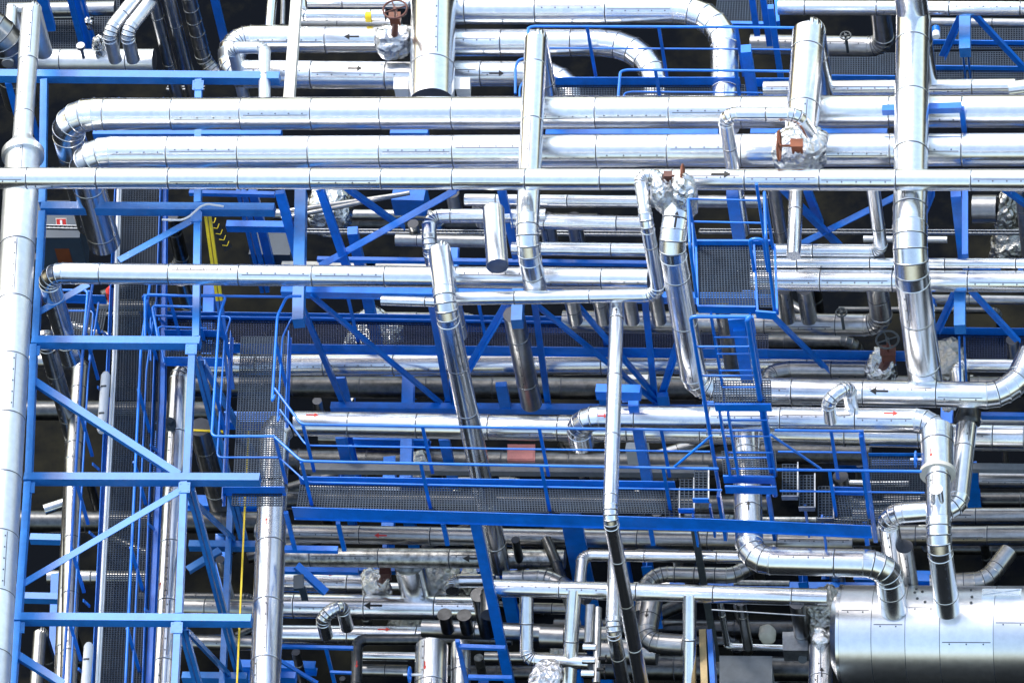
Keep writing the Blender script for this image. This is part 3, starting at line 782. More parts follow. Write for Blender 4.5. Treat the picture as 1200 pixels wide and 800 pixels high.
# =================================================================== TOP PIPES
pipe('short horizontal header at the top left closed by a dark flange', [(30, 71, 8.3), (181, 71)], 27, mat='matte', capmat=1, lap=False)
pipe('left of two bent pipes dropping onto the short header', [(205, -60, 9.6), (127, 38), ('v', 70)], 16, k=.8, mat='matte')
pipe('right of two bent pipes dropping onto the short header', [(226, -60, 9.6), (148, 38), ('v', 70)], 16, k=.8, mat='matte')
pipe('left one of two dark parallel pipes at the top', [(175, -20, 10), ('v', 140)], 15, mat='dull')
pipe('right one of two dark parallel pipes at the top', [(194, -20, 10), ('v', 140)], 15, mat='dull')
pipe('dull ringed pipe beside the blue diagonal at the top left', [(216, -20, 9.2), (218, -16), ('v', 78), (262, 92)], 18, mat='dull', k=1.2, seam=.3)
for (x, lab) in ((95, 'round gauge standing over the short header'), ):
    mb = MB(); c = W(95, 56, 8.8); mb.tube(c-UP*.25, c, .03, None, 8); mb.tube(c, c+UP*.06, .07, None, 16, caps=(True, True)); tag(mb.build('gauge', 'galv'), lab, 'gauge')
tag(lump(W(117, 56, 8.6), .1, .12, .26, .3, 9).build('foil_jacket', 'foil'), 'small foil wrapped fitting on the short header', 'foil jacket', 'foil jackets')
tag(lump(W(105, 28, 8.0), .06, .06, .12, .3, 4).build('foil_jacket', 'foil'), 'tiny foil wrapped knob above the short header', 'foil jacket', 'foil jackets')
pipe('dull pipe along the very top left corner', [(10, 12, 6.5), (135, 10)], 18, mat='dull')
pipe('thin dull pipe below the dull corner pipe', [(10, 20, 6.2), (110, 19)], 8, mat='dull')
g1 = thing('grating_panel', 'dark grating panel behind the thin blue posts at top left', 'grating', W(60, 60, 6), 'dark grating panels')
grating(g1, gq([(0, -10), (140, -10), (140, 62), (0, 62)], 6.0))
pipe('white U shaped loop lying left of the vertical drum', [(500, 46, 8.9), (272, 46), (272, 87), (500, 89)], 33, k=.62, seam=1.2,
     arrows=[(412, 43, 18, 'black', 'l'), (416, 80, 18, 'black', 'r')])
pipe('small grey hoop pipe in front of the U shaped loop', [(310, 140, 9.6), (310, 56), (272, 56), ('v', 140)], 14, k=.6, mat='matte')
pipe('white upright drum at the top with pipes joining both sides', [(509, -60, 9.6), (506, 121)], 53, seam=1.6, capmat=1, name='drum', cat='drum')
for (x, lab) in ((471, 'white junction box left of the drum foot'), (543, 'white junction box right of the drum foot')):
    c = W(x, 103, 9.4); mb = MB(); mb.box(c, EX*.11, EY*.11, UP*.09); mb.box(c+UP*.1, EX*.12, EY*.12, UP*.008); tag(mb.build('junction_box', 'white'), lab, 'junction box', 'junction boxes')
pipe('uppermost white pipe right of the drum sweeping round a big bend', [(520, 12, 9.2), (850, 12), (849, 150)], 34, k=1.9)
pipe('second white pipe right of the drum with the tighter big bend', [(520, 50, 8.9), (768, 50), (768, 150)], 33, k=2.2, arrows=[])
pipe('third white pipe right of the drum with a black arrow', [(520, 86, 8.7), (665, 87), (680, 160)], 30, k=1.5, arrows=[(582, 86, 18, 'black', 'r')])
pipe('slim white pipe above the U shaped loop with a yellow end', [(352, -10, 9.2), (354, 18), (452, 18)], 14, k=.6)
mb = MB(); a, b = W(429, 19, 9.2), W(436, 19, 9.2); mb.tube(a, b, .1, None, 20); tag(mb.build('pipe_band', 'yellow'), 'yellow band on the slim white pipe', 'band')
pipe('white pipe peeking along the top edge left of the drum', [(354, 4, 8.3), (500, 4)], 13)
pipe('flat dull pipe hidden under the U shaped loop', [(350, 27, 8.2), (470, 28)], 14, mat='dull')
valve('foil wrapped valve with a red block and a big handwheel left of the drum', (461, 48, 9.4), (42, .5, .55, .2), (463, 22, 10.2, 12), (463, 11, 10.7, 14, UP), 6, wmat='redbrown')
solo('column', 'pale cream post in front of the white U shaped loop', 'column', (350, -30, 10.4), (338, 130, 10.4), 12, .16, mat='cream')
pipe('white riser behind the cream post', [(322, -40, 8.8), (316, 34)], 12)
pipe('blueish riser behind the cream post', [(333, -40, 8.6), (331, 30)], 6, mat='dull')
gp = thing('grating_panel', 'dark grating panel with blue frame at the top right of the big bends', 'grating', W(870, 10, 9.0), 'dark grating panels')
grating(gp, gq([(843, -20), (905, -20), (905, 27), (838, 27)], 9.0))
for (a, b) in (((838, 29), (908, 30)), ((908, -20), (912, 28))):
    member(gp, 'frame', (*a, 9.0), (*b, 9.0), 4, .12)
for (x, y, y2, lab) in ((880, -10, 40, 'thin blue rail post at top right of the big bend'), (893, -10, 52, 'blue strut right of the big bend'), (903, 8, 110, 'blue strut reaching the end of the upper walkway')):
    solo('column', lab, 'column', (x, y, 10), ('v', y2), 7, .1, group='blue columns')
# top right
pipe('white pipe along the top edge at the right', [(912, 9, 9.4), (1620, 12)], 18)
pipe('thin silver pipe below the top edge on the far right', [(1092, 26, 7.8), (1620, 32)], 11, mat='dull')
pipe('white pipe just above the upper thick pipe on the right', [(895, 105, 10.0), (1190, 102)], 20)
pipe('white elbow on the far right edge above the upper thick pipe', [(1182, 106, 10.0), (1230, 100)], 22)
pipe('short silver pipe with a dark handwheel near the top right', [(880, 52, 7.6), (1037, 55), ('v', -40)], 24, k=.8, mat='dull')
wt = thing('handwheel', 'small dark handwheel above the short silver pipe at top right', 'handwheel', W(991, 44, 8.2))
c = W(991, 42, 8.2); wheel(c, UP, .085, .028).build('rim', 'darkgrey', wt); mb = MB(); mb.tube(c-UP*.4, c, .025, None, 8); mb.build('stem', 'darkgrey', wt)
gr2 = walkway('walkway', 'dark lower grating with blue edges at the top right', 6.2, [[(960, 64), (1260, 60), (1260, 98), (960, 98)], [(1090, 30), (1260, 30), (1260, 58), (1090, 58)]],
        [((960, 96), (1060, 97), .2), ((1088, 82), (1260, 84), .14), ((1088, 52), (1260, 54), .14)], [], [])
for (x0, y0, x1, y1, lab) in ((915, 28, 960, 28, 'blue rail stub at the top right'), (915, 80, 945, 80, 'blue rail stub left of the stout pipe')):
    pass
lv = thing('lamp_cap', 'small blue and white cap beside the top of the widest pipe', 'cap', W(1097, 34, 9), 'small caps')
c = W(1097, 38, 9.2); a = (UP*.6-EY).normalized()
mb = MB(); mb.tube(c, c-EY*.1, .06, None, 16, caps=(True, True)); mb.build('lens', 'white', lv); mb = MB(); mb.tube(c-EY*-.1, c, .065, None, 16, caps=(True, True)); mb.build('body', 'blue', lv)
lv = thing('lamp_cap', 'small blue and white cap beside the widest pipe at mid height', 'cap', W(1091, 356, 7.9), 'small caps')
c = W(1091, 358, 9.0)
mb = MB(); mb.tube(c, c-EY*.1, .06, None, 16, caps=(True, True)); mb.build('lens', 'white', lv); mb = MB(); mb.tube(c-EY*-.1, c, .065, None, 16, caps=(True, True)); mb.build('body', 'blue', lv)
for (x, y0, y1, z, lab) in ((1129, 68, 98, 8.5, 'top right'), (1124, 394, 500, 8.6, 'right')):
    mb = MB()
    for dx, dy in ((0, 0), (6, -40 if y1 > 300 else 0)):
        a = W(x+dx, y0, z); mb.tube(a, W(x+dx+3, y1+dy, z-1.5), .017, None, 8)
    tag(mb.build('hanger_rod', 'blue'), 'pair of thin blue rods hanging below the bracket arm at %s' % lab, 'rods', 'thin blue hanger rods')

# =================================================================== RIGHT BAND, y 225-480
pipe('silver pipe with an upturned right end in the row right of the ladder', [(880, 293, 9.55), (1033, 294), ('v', 213)], 16, k=.8)
pipe('narrowest white pipe of the row right of the ladder', [(880, 308, 9.45), (1620, 310)], 13)
pipe('thickest white pipe of the row right of the ladder', [(880, 328, 9.3), (1620, 332)], 26)
pipe('left silver downpipe over bare ground right of the ladder', [(904, 200, 10.3), ('v', 300)], 15, mat='dull')
pipe('right silver downpipe over bare ground right of the ladder', [(934, 200, 10.3), (930, 300)], 17)
pipe('left dark stub pipe standing on the valve pipe', [(918, 338, 8.6), ('v', 374)], 18, mat='dull')
pipe('right dark stub pipe standing on the valve pipe', [(943, 338, 8.6), ('v', 374)], 19, mat='dull')
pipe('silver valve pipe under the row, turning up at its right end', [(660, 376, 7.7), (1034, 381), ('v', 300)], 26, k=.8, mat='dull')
wt = thing('handwheel', 'small dark handwheel over the silver valve pipe', 'handwheel', W(986, 368, 8.2))
c = W(986, 366, 8.3); wheel(c, UP, .085, .028).build('rim', 'darkgrey', wt); mb = MB(); mb.tube(c-UP*.4, c, .025, None, 8); mb.build('stem', 'darkgrey', wt)
def tray(label, a, b, z, w=.06):
    p, q = W(*a, z), W(*b, z); t = thing('cable_tray', label, 'cable tray', q, 'perforated cable trays')
    mb = MB(); mb.bar(p, q, .012, .05, shift=(w/2, 0)); mb.bar(p, q, .012, .05, shift=(-w/2, 0)); mb.build('side_rail', 'galv', t)
    mb = MB(); n = int((q-p).length/.07); sd = (q-p).normalized().cross(UP)
    for i in range(n): mb.bar(p.lerp(q, i/n)-sd*w*.45, p.lerp(q, i/n)+sd*w*.45, .04, .012)
    mb.build('rungs', 'darkgrey', t)
tray('pale cable tray crossing the dark gap left of centre', (360, 271), (760, 274), 7.6)
tray('pale cable tray crossing the bare ground right of the ladder', (820, 271), (1300, 273), 7.6)
tray('short cable tray in front of the grey vessel at the left', (48, 266), (140, 268), 7.0)
tray('short cable tray under the first crossbeam', (196, 104), (240, 104), 7.2)
valve('soiled foil wrapped valve at the right edge below the longest pipe', (1180, 250, 6.8), (28, .6, .9, .3), None, None, 21, 'foil_dark')
tag(lump(W(1182, 290, 6.3), .25, .3, .35, .3, 8).build('foil_jacket', 'foil_dark'), 'crumpled dark foil bundle at the right edge under the cable tray', 'foil jacket', 'foil jackets')
pipe('dull pipe end beside the soiled valve at the right edge', [(1140, 245, 7.0), (1168, 245)], 34, mat='dull')
pipe('grey downpipe at the far right edge', [(1195, 222, 9), ('v', 320)], 12, mat='dull')
pipe('thin silver pipe right of the widest pipe behind the blue bracket', [(1060, 350, 7.6), (1620, 356)], 11, mat='dull')
pipe('short white pipe on the ground right of the ladder', [(1012, 280, 5.5), (1110, 281)], 8, mat='matte')
valve('foil wrapped valve with a dark red yoke left of the widest pipe foot', (1032, 432, 7.0), (34, .5, .5, .35), (1041, 415, 7.8, 16), (1040, 398, 8.2, 13, UP), 31, 'foil', 'redbrown', 'darkgrey')
tag(lump(W(1108, 432, 6.9), .36, .4, .3, .3, 14).build('foil_jacket', 'foil_dark'), 'speckled foil lagging right of the widest pipe foot', 'foil jacket', 'foil jackets')
pipe('silver pipe behind the foil valve with a blunt left bend', [(906, 470, 6.9), (900, 438), (925, 433), (1050, 434)], 20, mat='dull', k=.5)
pipe('thin pale pipe under the far walkway right of the ladder', [(880, 422, 6.8), (1030, 424)], 6)
pipe('white pipe with a rounded left end at the right edge', [(1124, 455, 7.2), (1120, 428), (1620, 432)], 16, k=.7)
pipe('white pipe rising at the right edge behind the curved one', [(1186, 398, 7.4), ('v', 425)], 14, mat='dull')
pipe('hooped elbow pipe arching off the arrowed white pipe', [(1000, 490, 8.5), ('v', 452), (970, 468), ('v', 492)], 16, k=.75, seam=5)

# =================================================================== MIDDLE BAND
pipe('upper silver pipe of the row behind the slim hooked pipe', [(545, 234, 9.5), (748, 236)], 14)
pipe('white pipe bending down at its left, in the gap under the longest pipe', [(900, 236, 8.6), (560, 236), ('v', 262)], 15, mat='dull', k=.7)
pipe('second silver pipe of the row behind the slim hooked pipe', [(600, 259, 9.3), (752, 262)], 18)
pipe('third silver pipe of the row behind the slim hooked pipe', [(600, 291, 9.2), (758, 293)], 16)
pipe('dull pipe end with a flat face left of the slim elbow', [(464, 281, 8.2), (580, 283)], 15, mat='dull')
pipe('short silver stump above the flat faced pipe end', [(484, 262, 8.4), ('v', 276)], 13, mat='dull')
pipe('dark stump in the gap below the longest pipe', [(530, 226, 8.4), ('v', 246)], 16, mat='dull')
for (x, lab) in ((666, 'first'), (699, 'second'), (733, 'third'), (765, 'fourth')):
    pipe('%s of four dark stubs hanging behind the slender pipe' % lab, [(x, 330, 9.3), ('v', 376)], 17, mat='dull')
for (x, lab) in ((640, 'left'), (672, 'right')):
    pipe('%s short stub between the silver row pipes' % lab, [(x, 255, 9.0), ('v', 282)], 18, mat='dull')
pipe('thin silver pipe tucked under the slim hooked pipe, left part', [(447, 352, 8.8), (512, 354)], 12)
pipe('long silver pipe under the truss with a bend at its left end', [(346, 496, 7.0), (1200, 512)], 30, arrows=[(366, 486, 15, 'redmark', 'r')])
pipe('silver pipe under the ladder tower turning towards the viewer into the tank', [(682, 520, 8.0), ('v', 489), (1099, 493), (1100, 632), ('v', 714)], 29, k=.95,
     arrows=[(1044, 484, 17, 'redmark', 'r'), (1091, 530, 13, 'redmark', 'd'), (706, 487, 13, 'redmark', 'r')],
     extra=[([(1098, 503, 8.6), (1099, 555)], 39)])
mb = MB(); a, b = W(1099, 552, 8.6), W(1099, 556, 8.6); mb.tube(a, b, .275, None, 36, caps=(True, True))
fl = thing('flange', 'pale flange ring round the red arrowed pipe above the tank', 'flange', b); mb.build('ring', 'cream', fl)
mb = MB(); c = W(1098, 575, 8.8)
mb.tube(c, c+UP*.12-EY*.02, .035, None, 12, caps=(True, True)); tag(mb.build('plug', 'darkgrey'), 'small black plug below the pale flange', 'plug')
mb = MB(); c = W(1099, 590, 8.75); mb.tube(c, c+UP*.36, .1, None, 24, caps=(True, True)); tag(mb.build('vent_stub', 'alu'), 'round stub with a flat lid below the pale flange', 'vent')
wt = thing('handwheel', 'small blue handwheel left of the pale flange', 'handwheel', W(1074, 536, 8.6))
c = W(1073, 538, 8.6); wheel(c, EX, .12, .03).build('rim', 'blue', wt); mb = MB(); mb.tube(c-EX*.08, c+EX*.25, .02, None, 8, caps=(True, True)); mb.build('stem', 'white', wt)
pipe('bluish pipe under the ladder tower with a black upward arrow, bending right to the tank', [(872, 470, 7.9), (879, 656), (1040, 660), ('v', 713)], 33, k=.85, arrows=[(877, 592, 13, 'black', 'u')])
pipe('silver pipe from the dark cone bending left beside the tank neck', [(1134, 488, 8.0), (1122, 596), (1040, 602), ('v', 712)], 25, k=.75)
mb = MB(); a, b = W(1136, 470, 8.1), W(1134, 492, 8.0); mb.tube(a, b, .12, .2, 28, caps=(True, True)); mb.tube(b, b+(b-a).normalized()*.06, .205, None, 28, caps=(True, True))
tag(mb.build('pipe_reducer', 'dark'), 'dark cone above the pipe that bends left at the tank', 'pipe fitting')
for (x, y, lab) in ((1112, 470, 'left'), (1148, 468, 'right')):
    tag(lump(W(x, y, 7.6), .12, .12, .15, .35, x).build('foil_jacket', 'foil'), 'foil scrap %s of the dark cone' % lab, 'foil jacket', 'foil jackets')
pipe('fat dull pipe leaving the view on the right under the blue strip', [(1143, 508, 6.0), (1620, 512)], 40, mat='dull')
solo('beam', 'dark blue strip above the fat dull pipe on the right', 'beam', (1150, 487, 6.4), (1300, 489, 6.4), 6, .1)
pipe('dull pipe under the fat one on the right', [(1148, 562, 4.8), (1620, 566)], 20, mat='dull')
pipe('long dull pipe behind the tank neck on the right', [(1000, 605, 4.8), (1620, 603)], 20, mat='dull')
pipe('second long dull pipe behind the tank neck, nearest the tank', [(1000, 628, 4.8), (1620, 626)], 24, mat='dull')
solo('beam', 'grey beam in the gap right of the tank neck', 'beam', (1140, 548, 5.5), (1300, 550, 5.5), 9, .1, mat='grey')
pipe('banded dark elbow behind the tank', [(1090, 684, 6.0), (1156, 680), (1182, 646)], 22, mat='dull', k=1.2, seam=.3)
pipe('grey stub between the two tank necks', [(1060, 640, 7.3), ('v', 712)], 20, mat='dull')
gb = walkway('grating_panel', 'dark grating floor left of the pale flange', 6.8, [[(1018, 535), (1085, 535), (1085, 610), (1018, 612)]], [((1018, 534), (1085, 534), .1)], [], [], 'grating', 'dark grating panels')
mb = MB(); c = W(611, 531, 6.2); mb.box(c, EX*.22, EY*.16, UP*.03); mb.box(c+UP*.035, EX*.2, EY*.14, UP*.005)
tag(mb.build('cover_plate', 'rust'), 'pink primed cover plate behind the central walkway', 'cover plate')
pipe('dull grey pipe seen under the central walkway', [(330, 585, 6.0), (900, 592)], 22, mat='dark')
pipe('white pipe seen through the central walkway grating', [(360, 572, 5.8), (470, 574)], 14)
pipe('grey downpipe behind the ladder', [(846, 360, 8.5), ('v', 432)], 17, mat='dull')
solo('beam', 'grey channel below the elbowed pipe in the middle', 'beam', (352, 548, 5.6), (830, 552, 5.6), 12, .12, mat='grey')
solo('beam', 'short white beam seen between the blue posts right of the slender pipe', 'beam', (735, 448, 5.5), (762, 449, 5.5), 18, .5, mat='white')
solo('beam', 'white block seen under the pipe right of the slender pipe', 'beam', (737, 525, 5.0), (757, 526, 5.0), 30, .5, mat='white')
pipe('dull riser between the landing and the white riser', [(234, 500, 5.2), ('v', 640)], 26, mat='dull')
pipe('dull riser hidden low left of the landing', [(258, 655, 5), ('v', 705)], 11, mat='dull')
pipe('dull cross pipe low between the white riser and the landing', [(214, 711, 4.4), (300, 713)], 22, mat='dull')
pipe('dull cross pipe at the bottom between the white riser and the landing', [(214, 752, 4.2), (300, 753)], 18, mat='dull')
pipe('light pipe running towards the viewer below the grated landing', [(330, 500, 7.0), (322, 508), (307, 900)], 35, k=.3, arrows=[(312, 610, 10, 'redmark', 'u')])
# vessel on the left with sign
V = thing('vessel', 'dark grey blue box vessel with a red stripe behind the first walkway', 'vessel', W(75, 290, 5.5))
c = W(72, 275, 6.0); mb = MB(); mb.box(c, EX*.4, EY*.4, UP*.4); mb.build('casing', 'slate', V)
mb = MB(); mb.box(c-EY*.404-UP*.1+EX*.05, EX*.12, EY*.003, UP*.22); mb.build('stripe', 'red', V)
S = thing('warning_sign', 'small red square sign with a white bar on the dark vessel', 'sign', W(72, 262, 6.45))
c = W(72, 261, 6.5); up = (UP+EY*.9).normalized()
mb = MB(); mb.box(c, EX*.09, up*.075, EX.cross(up)*.006); mb.build('border', 'cream', S)
mb = MB(); mb.box(c+EX.cross(up)*.008, EX*.078, up*.063, EX.cross(up)*.004); mb.build('panel', 'redmark', S)
mb = MB(); mb.box(c+EX.cross(up)*.014, EX*.018, up*.045, EX.cross(up)*.003); mb.build('bar_mark', 'white', S)
# red extinguisher near left walkway
X = thing('fire_extinguisher', 'small red extinguisher left of the narrow walkway', 'extinguisher', W(131, 350, 7.2))
c = W(130, 340, 7.4); mb = MB(); mb.tube(c-UP*.3, c, .09, None, 16, caps=(True, True)); mb.tube(c, c+UP*.08, .09, .03, 16, caps=(False, True)); mb.build('cylinder', 'redmark', X); mb = MB(); mb.bar(c+UP*.1, c+UP*.1+EX*.08, .03, .03); mb.build('handle', 'black', X)
walkway('walkway', 'small blue railed platform behind the shiny left elbow', 6.6, [[(62, 362), (125, 362), (118, 400), (60, 400)]], [((60, 352), (125, 354), .2), ((60, 398), (120, 400), .14)],
        [[(66, 340), (103, 340), (98, 398)]], [(103, 340), (70, 340)])
tag(lump(W(385, 245, 5.6), .34, .4, .3, .3, 17).build('foil_jacket', 'foil'), 'pale crumpled foil lagging under the blue truss left of centre', 'foil jacket', 'foil jackets')
tag(lump(W(440, 395, 4.5), .4, .4, .35, .35, 19).build('foil_jacket', 'foil'), 'foil lagging half hidden below the far walkway', 'foil jacket', 'foil jackets')
for i, (a, b, lab) in enumerate((((330, 248), (470, 228), 'upper'), ((330, 256), (480, 226), 'lower'))):
    mb = MB(); mb.tube(W(*a, 6.5), W(*b, 6.7), .04, None, 10); tag(mb.build('hose', 'dull'), '%s slanting hose in the dark gap under the longest pipe' % lab, 'hose', 'slanting hoses')
solo('panel', 'pale cream slab behind the far walkway rail', 'panel', (330, 312, 6.5), (440, 313, 6.5), 12, .06, mat='cream')
solo('panel', 'pale cream slab right of the long blue diagonal', 'panel', (425, 311, 6.5), (505, 312, 6.5), 12, .06, mat='cream')
solo('panel', 'dark navy duct between the blue legs left of centre', 'panel', (298, 290, 6.0), (346, 291, 6.0), 50, .5, mat='slate')
solo('beam', 'dark blue column head deep under the longest pipe', 'beam', (462, 234, 5.6), (500, 235, 5.6), 24, .4)

# =================================================================== BOTTOM BAND
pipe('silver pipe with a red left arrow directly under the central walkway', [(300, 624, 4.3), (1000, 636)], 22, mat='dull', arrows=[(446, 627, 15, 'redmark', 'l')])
pipe('grimy dented pipe with a black left arrow in the lower middle', [(300, 652, 4.4), (662, 655)], 23, mat='dirty', arrows=[(553, 654, 22, 'black', 'l')])
solo('beam', 'dark blue beam behind the grimy pipe', 'beam', (332, 667, 3.0), (620, 670, 3.0), 6, .1)
pipe('white pipe stub with a red right arrow behind the big arrowed pipe', [(300, 682, 3.2), (432, 685)], 24, arrows=[(384, 673, 15, 'redmark', 'r')])
pipe('white pipe with a black left arrow near the bottom edge', [(300, 709, 3.4), (568, 713)], 29, arrows=[(437, 709, 22, 'black', 'l')])
pipe('wide shiny stub standing on the black arrowed bottom pipe', [(480, 659, 4.25), ('v', 702)], 37)
valve('small foil wrapped valve with dark red block near the bottom', (441, 684, 3.5), (30, .4, .4, .35), (452, 671, 4.0, 12), None, 41, 'foil', 'redbrown')
tag(lump(W(512, 684, 3.3), .34, .3, .25, .3, 43).build('foil_jacket', 'foil_dark'), 'speckled foil lagging beside the wide shiny stub', 'foil jacket', 'foil jackets')
pipe('white pipe with a hooked left end right of the wide stub', [(530, 692, 3.9), (529, 680), (580, 680)], 16, k=.5)
pipe('hooped elbow pipe arching over the bottom pipes at left', [(407, 735, 4.0), ('v', 708), (377, 722), ('v', 744)], 16, k=.75, seam=5)
pipe('white pipe with a red right arrow along the bottom', [(300, 742, 3.4), (520, 745)], 22, arrows=[(450, 737, 15, 'redmark', 'r')])
pipe('grey pipe bending towards the viewer at the bottom with a red down arrow', [(600, 749, 4.0), (419, 749), (414, 900)], 13.5, k=.7, mat='dark', arrows=[(418, 778, 10, 'redmark', 'd')])
pipe('silver manifold with two capped stubs in the lower middle', [(495, 736, 4.2), (720, 744)], 21, mat='dull')
for (x, y, lab) in ((521, 720, 'left capped stub on the lower manifold'), (544, 721, 'right capped stub on the lower manifold'), (562, 697, 'tall dark capped stub behind the slanting blue column')):
    c = W(x, y, 4.7 if y > 710 else 5.3); t = thing('capped_stub', lab, 'stub pipe', c, 'capped stubs')
    h = .4 if y > 710 else 1.0
    mb = MB(); mb.tube(c-UP*h, c, .105 if h < .5 else .13, None, 28, caps=(True, True)); mb.build('body', 'dark', t)
    mb = MB(); mb.tube(c+UP*.002, c+UP*.02, .118 if h < .5 else .145, None, 28, caps=(True, True)); mb.build('lid', 'dark', t)
pipe('white drum with a red down arrow at the bottom edge', [(506, 758, 4.6), (503, 900)], 39, arrows=[(498, 779, 12, 'redmark', 'd')], name='drum', cat='drum')
pipe('narrow white drum right of the red arrowed one', [(540, 756, 4.3), (538, 900)], 24, name='drum', cat='drum')
pipe('pale pipe inside the bend of the grey pipe at the bottom', [(424, 768, 3.3), (488, 769)], 11)
pipe('second pale pipe inside the bend of the grey pipe, nearest the bottom edge', [(424, 785, 3.0), (478, 786)], 15, mat='dull')
wt = thing('handwheel', 'small blue handwheel at the bottom edge left of the white drum', 'handwheel', W(479, 790, 5.6))
c = W(480, 790, 5.6); wheel(c, EX, .12, .03).build('rim', 'blue', wt); mb = MB(); mb.tube(c-EX*.1, c+EX*.2, .02, None, 8); mb.build('stem', 'white', wt)
frame('guard_frame', 'dark blue frame standing at the bottom middle', 'frame', [('post', (536, 750, 6.2), ('v', 850), 5, .06), ('rail', (538, 757, 6.1), (592, 759, 6.1), 5, .06), ('rail', (549, 793, 5.6), (600, 794, 5.6), 5, .06)])
frame('guard_frame', 'blue handrail with a diagonal at the bottom left of the middle', 'frame', [('rail', (329, 757, 6.2), (414, 759, 6.2), 4, .05), ('post', (382, 759, 6.2), ('v', 830), 4, .05), ('rail', (387, 787, 6.0), (412, 788, 6.0), 3, .04), ('brace', (327, 773, 6.2), (372, 800, 5.9), 4, .05)])
solo('beam', 'light blue beam stub at the bottom left of the middle', 'beam', (325, 793, 6.6), (347, 794, 6.6), 9, .16)
frame('guard_frame', 'blue bracket loop hanging under the left end of the central walkway', 'frame', [('post', (335, 600, 8.5), ('v', 645), 5, .06), ('rail', (334, 643, 7.4), (396, 644, 7.4), 7, .08), ('post', (396, 612, 8.2), ('v', 644), 5, .06)])
frame('guard_frame', 'blue diagonal bracket low left of the lower pipes', 'frame', [('brace', (347, 662, 5.4), (382, 694, 5.0), 9, .08, 'angle'), ('rail', (330, 668, 5.2), (420, 669, 5.2), 7, .08)])
frame('hook', 'dark navy hook shaped plate over the stub pipe near the bottom left', 'hook', [('plate', (350, 674, 5.4), (350, 690, 5.4), 12, .05), ('leg', (354, 688, 5.3), ('v', 702), 8, .05)], mat='slate')
pipe('long silver pipe with blue paint spots across the lower right', [(572, 688, 6.0), (970, 700)], 21, k=1, seam=1.2)
pipe('dark elbow closing the left end of the paint spotted pipe', [(574, 720, 5.8), (574, 688), (588, 689)], 22, k=.6, mat='dark')
pipe('left branch pipe running towards the viewer off the paint spotted pipe', [(673, 690, 6.05), (664, 840, 4.5)], 17.5)
pipe('right branch pipe running towards the viewer off the paint spotted pipe', [(808, 696, 6.05), (808, 840, 4.6)], 16)
pipe('silver drop bending right under the paint spotted pipe', [(617, 698, 5.9), (617, 772, 5.2), (690, 776)], 16, k=.7)
pipe('slim silver pipe with a left elbow above the paint spotted pipe', [(880, 653, 5.6), (683, 650), (679, 690)], 14, k=.7)
pipe('bluish slim pipe running towards the viewer then diving beside the slender one', [(722, 640, 6.4), (718, 736), ('v', 860)], 17, k=.8)
pipe('banded flexible pipe curving behind the paint spotted pipe on the right', [(752, 720, 4.6), (758, 672), (860, 674), (910, 646)], 19, k=1.3, mat='dull', seam=.32)
pipe('banded flexible pipe behind the paint spotted pipe on the left', [(590, 678, 4.6), (640, 676), (690, 700)], 20, k=1.5, mat='dull', seam=.4)
pipe('dull curved pipe above the left banded one', [(560, 655, 4.2), (625, 655), (668, 690)], 18, k=1.5, mat='dull', seam=.35)
pipe('dark slanted pipe crossing behind the lower middle pipes', [(640, 632, 4.6), (652, 660), (672, 720)], 13, mat='dark', k=.6)
pipe('thin dark drop beside the end of the middle downpipe', [(604, 632, 5.0), ('v', 690)], 10, mat='dark')
pipe('large grey downpipe with a black arrow behind the branch pipes', [(765, 700, 5.2), (756, 752), (812, 756)], 25, k=.7, mat='dull', arrows=[(758, 718, 13, 'black', 'd')])
pipe('short wide pipe low behind the left branch pipe', [(700, 762, 4.0), (770, 764)], 30, mat='dull')
pipe('silver pipe piece under the paint spotted pipe', [(625, 712, 3.8), (665, 713)], 13, mat='dull')
pipe('wide cladded joint on the lower manifold', [(634, 745, 4.25), (662, 746)], 27, mat='dull')
st = thing('valve_stack', 'stack of small valves with black handles beside the left branch pipe', 'valve', W(694, 790, 4.6))
a = W(692, 708, 6.3); mb = MB(); mb.tube(a, W(690, 752, 6.0), .075, None, 20, caps=(True, True)); mb.build('body', 'dull', st)
a = W(701, 712, 5.8); mb = MB(); mb.tube(a, W(699, 800, 5.5), .06, None, 20, caps=(True, True)); mb.build('body', 'dull', st)
for (x, y) in ((691, 758), (690, 773), (689, 789)):
    c = W(x, y, 6.0); mb = MB(); mb.tube(c-EX*.1, c+EX*.1, .06, None, 18, caps=(True, True)); mb.build('union', 'alu', st)
for (x, y) in ((705, 771), (703, 784)):
    c = W(x, y, 6.0); mb = MB(); mb.tube(c-EX*.05, c+EX*.07, .03, None, 10, caps=(True, True)); mb.bar(c+EX*.07-UP*.07, c+EX*.07+UP*.07, .02, .02); mb.bar(c+EX*.07-EY*.07, c+EX*.07+EY*.07, .02, .02); mb.build('handle', 'black', st)
tag(lump(W(641, 796, 5.4), .26, .3, .2, .2, 51).build('foil_jacket', 'foil'), 'foil wrapped lump at the bottom edge left of the left branch pipe', 'foil jacket', 'foil jackets')
bd = thing('board', 'tan board edged in blue at the bottom beside the grey prop', 'board', W(826, 790, 4))
member(bd, 'board', (825, 748, 5.0), (829, 860, 5.0), 8, .5, 'box', 'tan'); member(bd, 'blue_edge', (833, 748, 5.02), (840, 860, 5.02), 6, .5, 'box', 'blue')
cb = thing('cabinet', 'grey metal cabinet top at the bottom edge right of the tan board', 'cabinet', W(878, 800, 2.5))
c = W(878, 825, 3.0); mb = MB(); mb.box(c, EX*.4, EY*.55, UP*.5); mb.build('casing', 'grey', cb)
mb = MB(); mb.box(c+UP*.515, EX*.42, EY*.57, UP*.012); mb.build('lid', 'grey', cb)
pipe('thin white pipe in front of the two small drops at the lower right', [(843, 700, 4.4), ('v', 757), (920, 759)], 8, k=.6)
pipe('small dark drop onto the thin white pipe', [(868, 705, 4.6), ('v', 758)], 12, mat='dull')
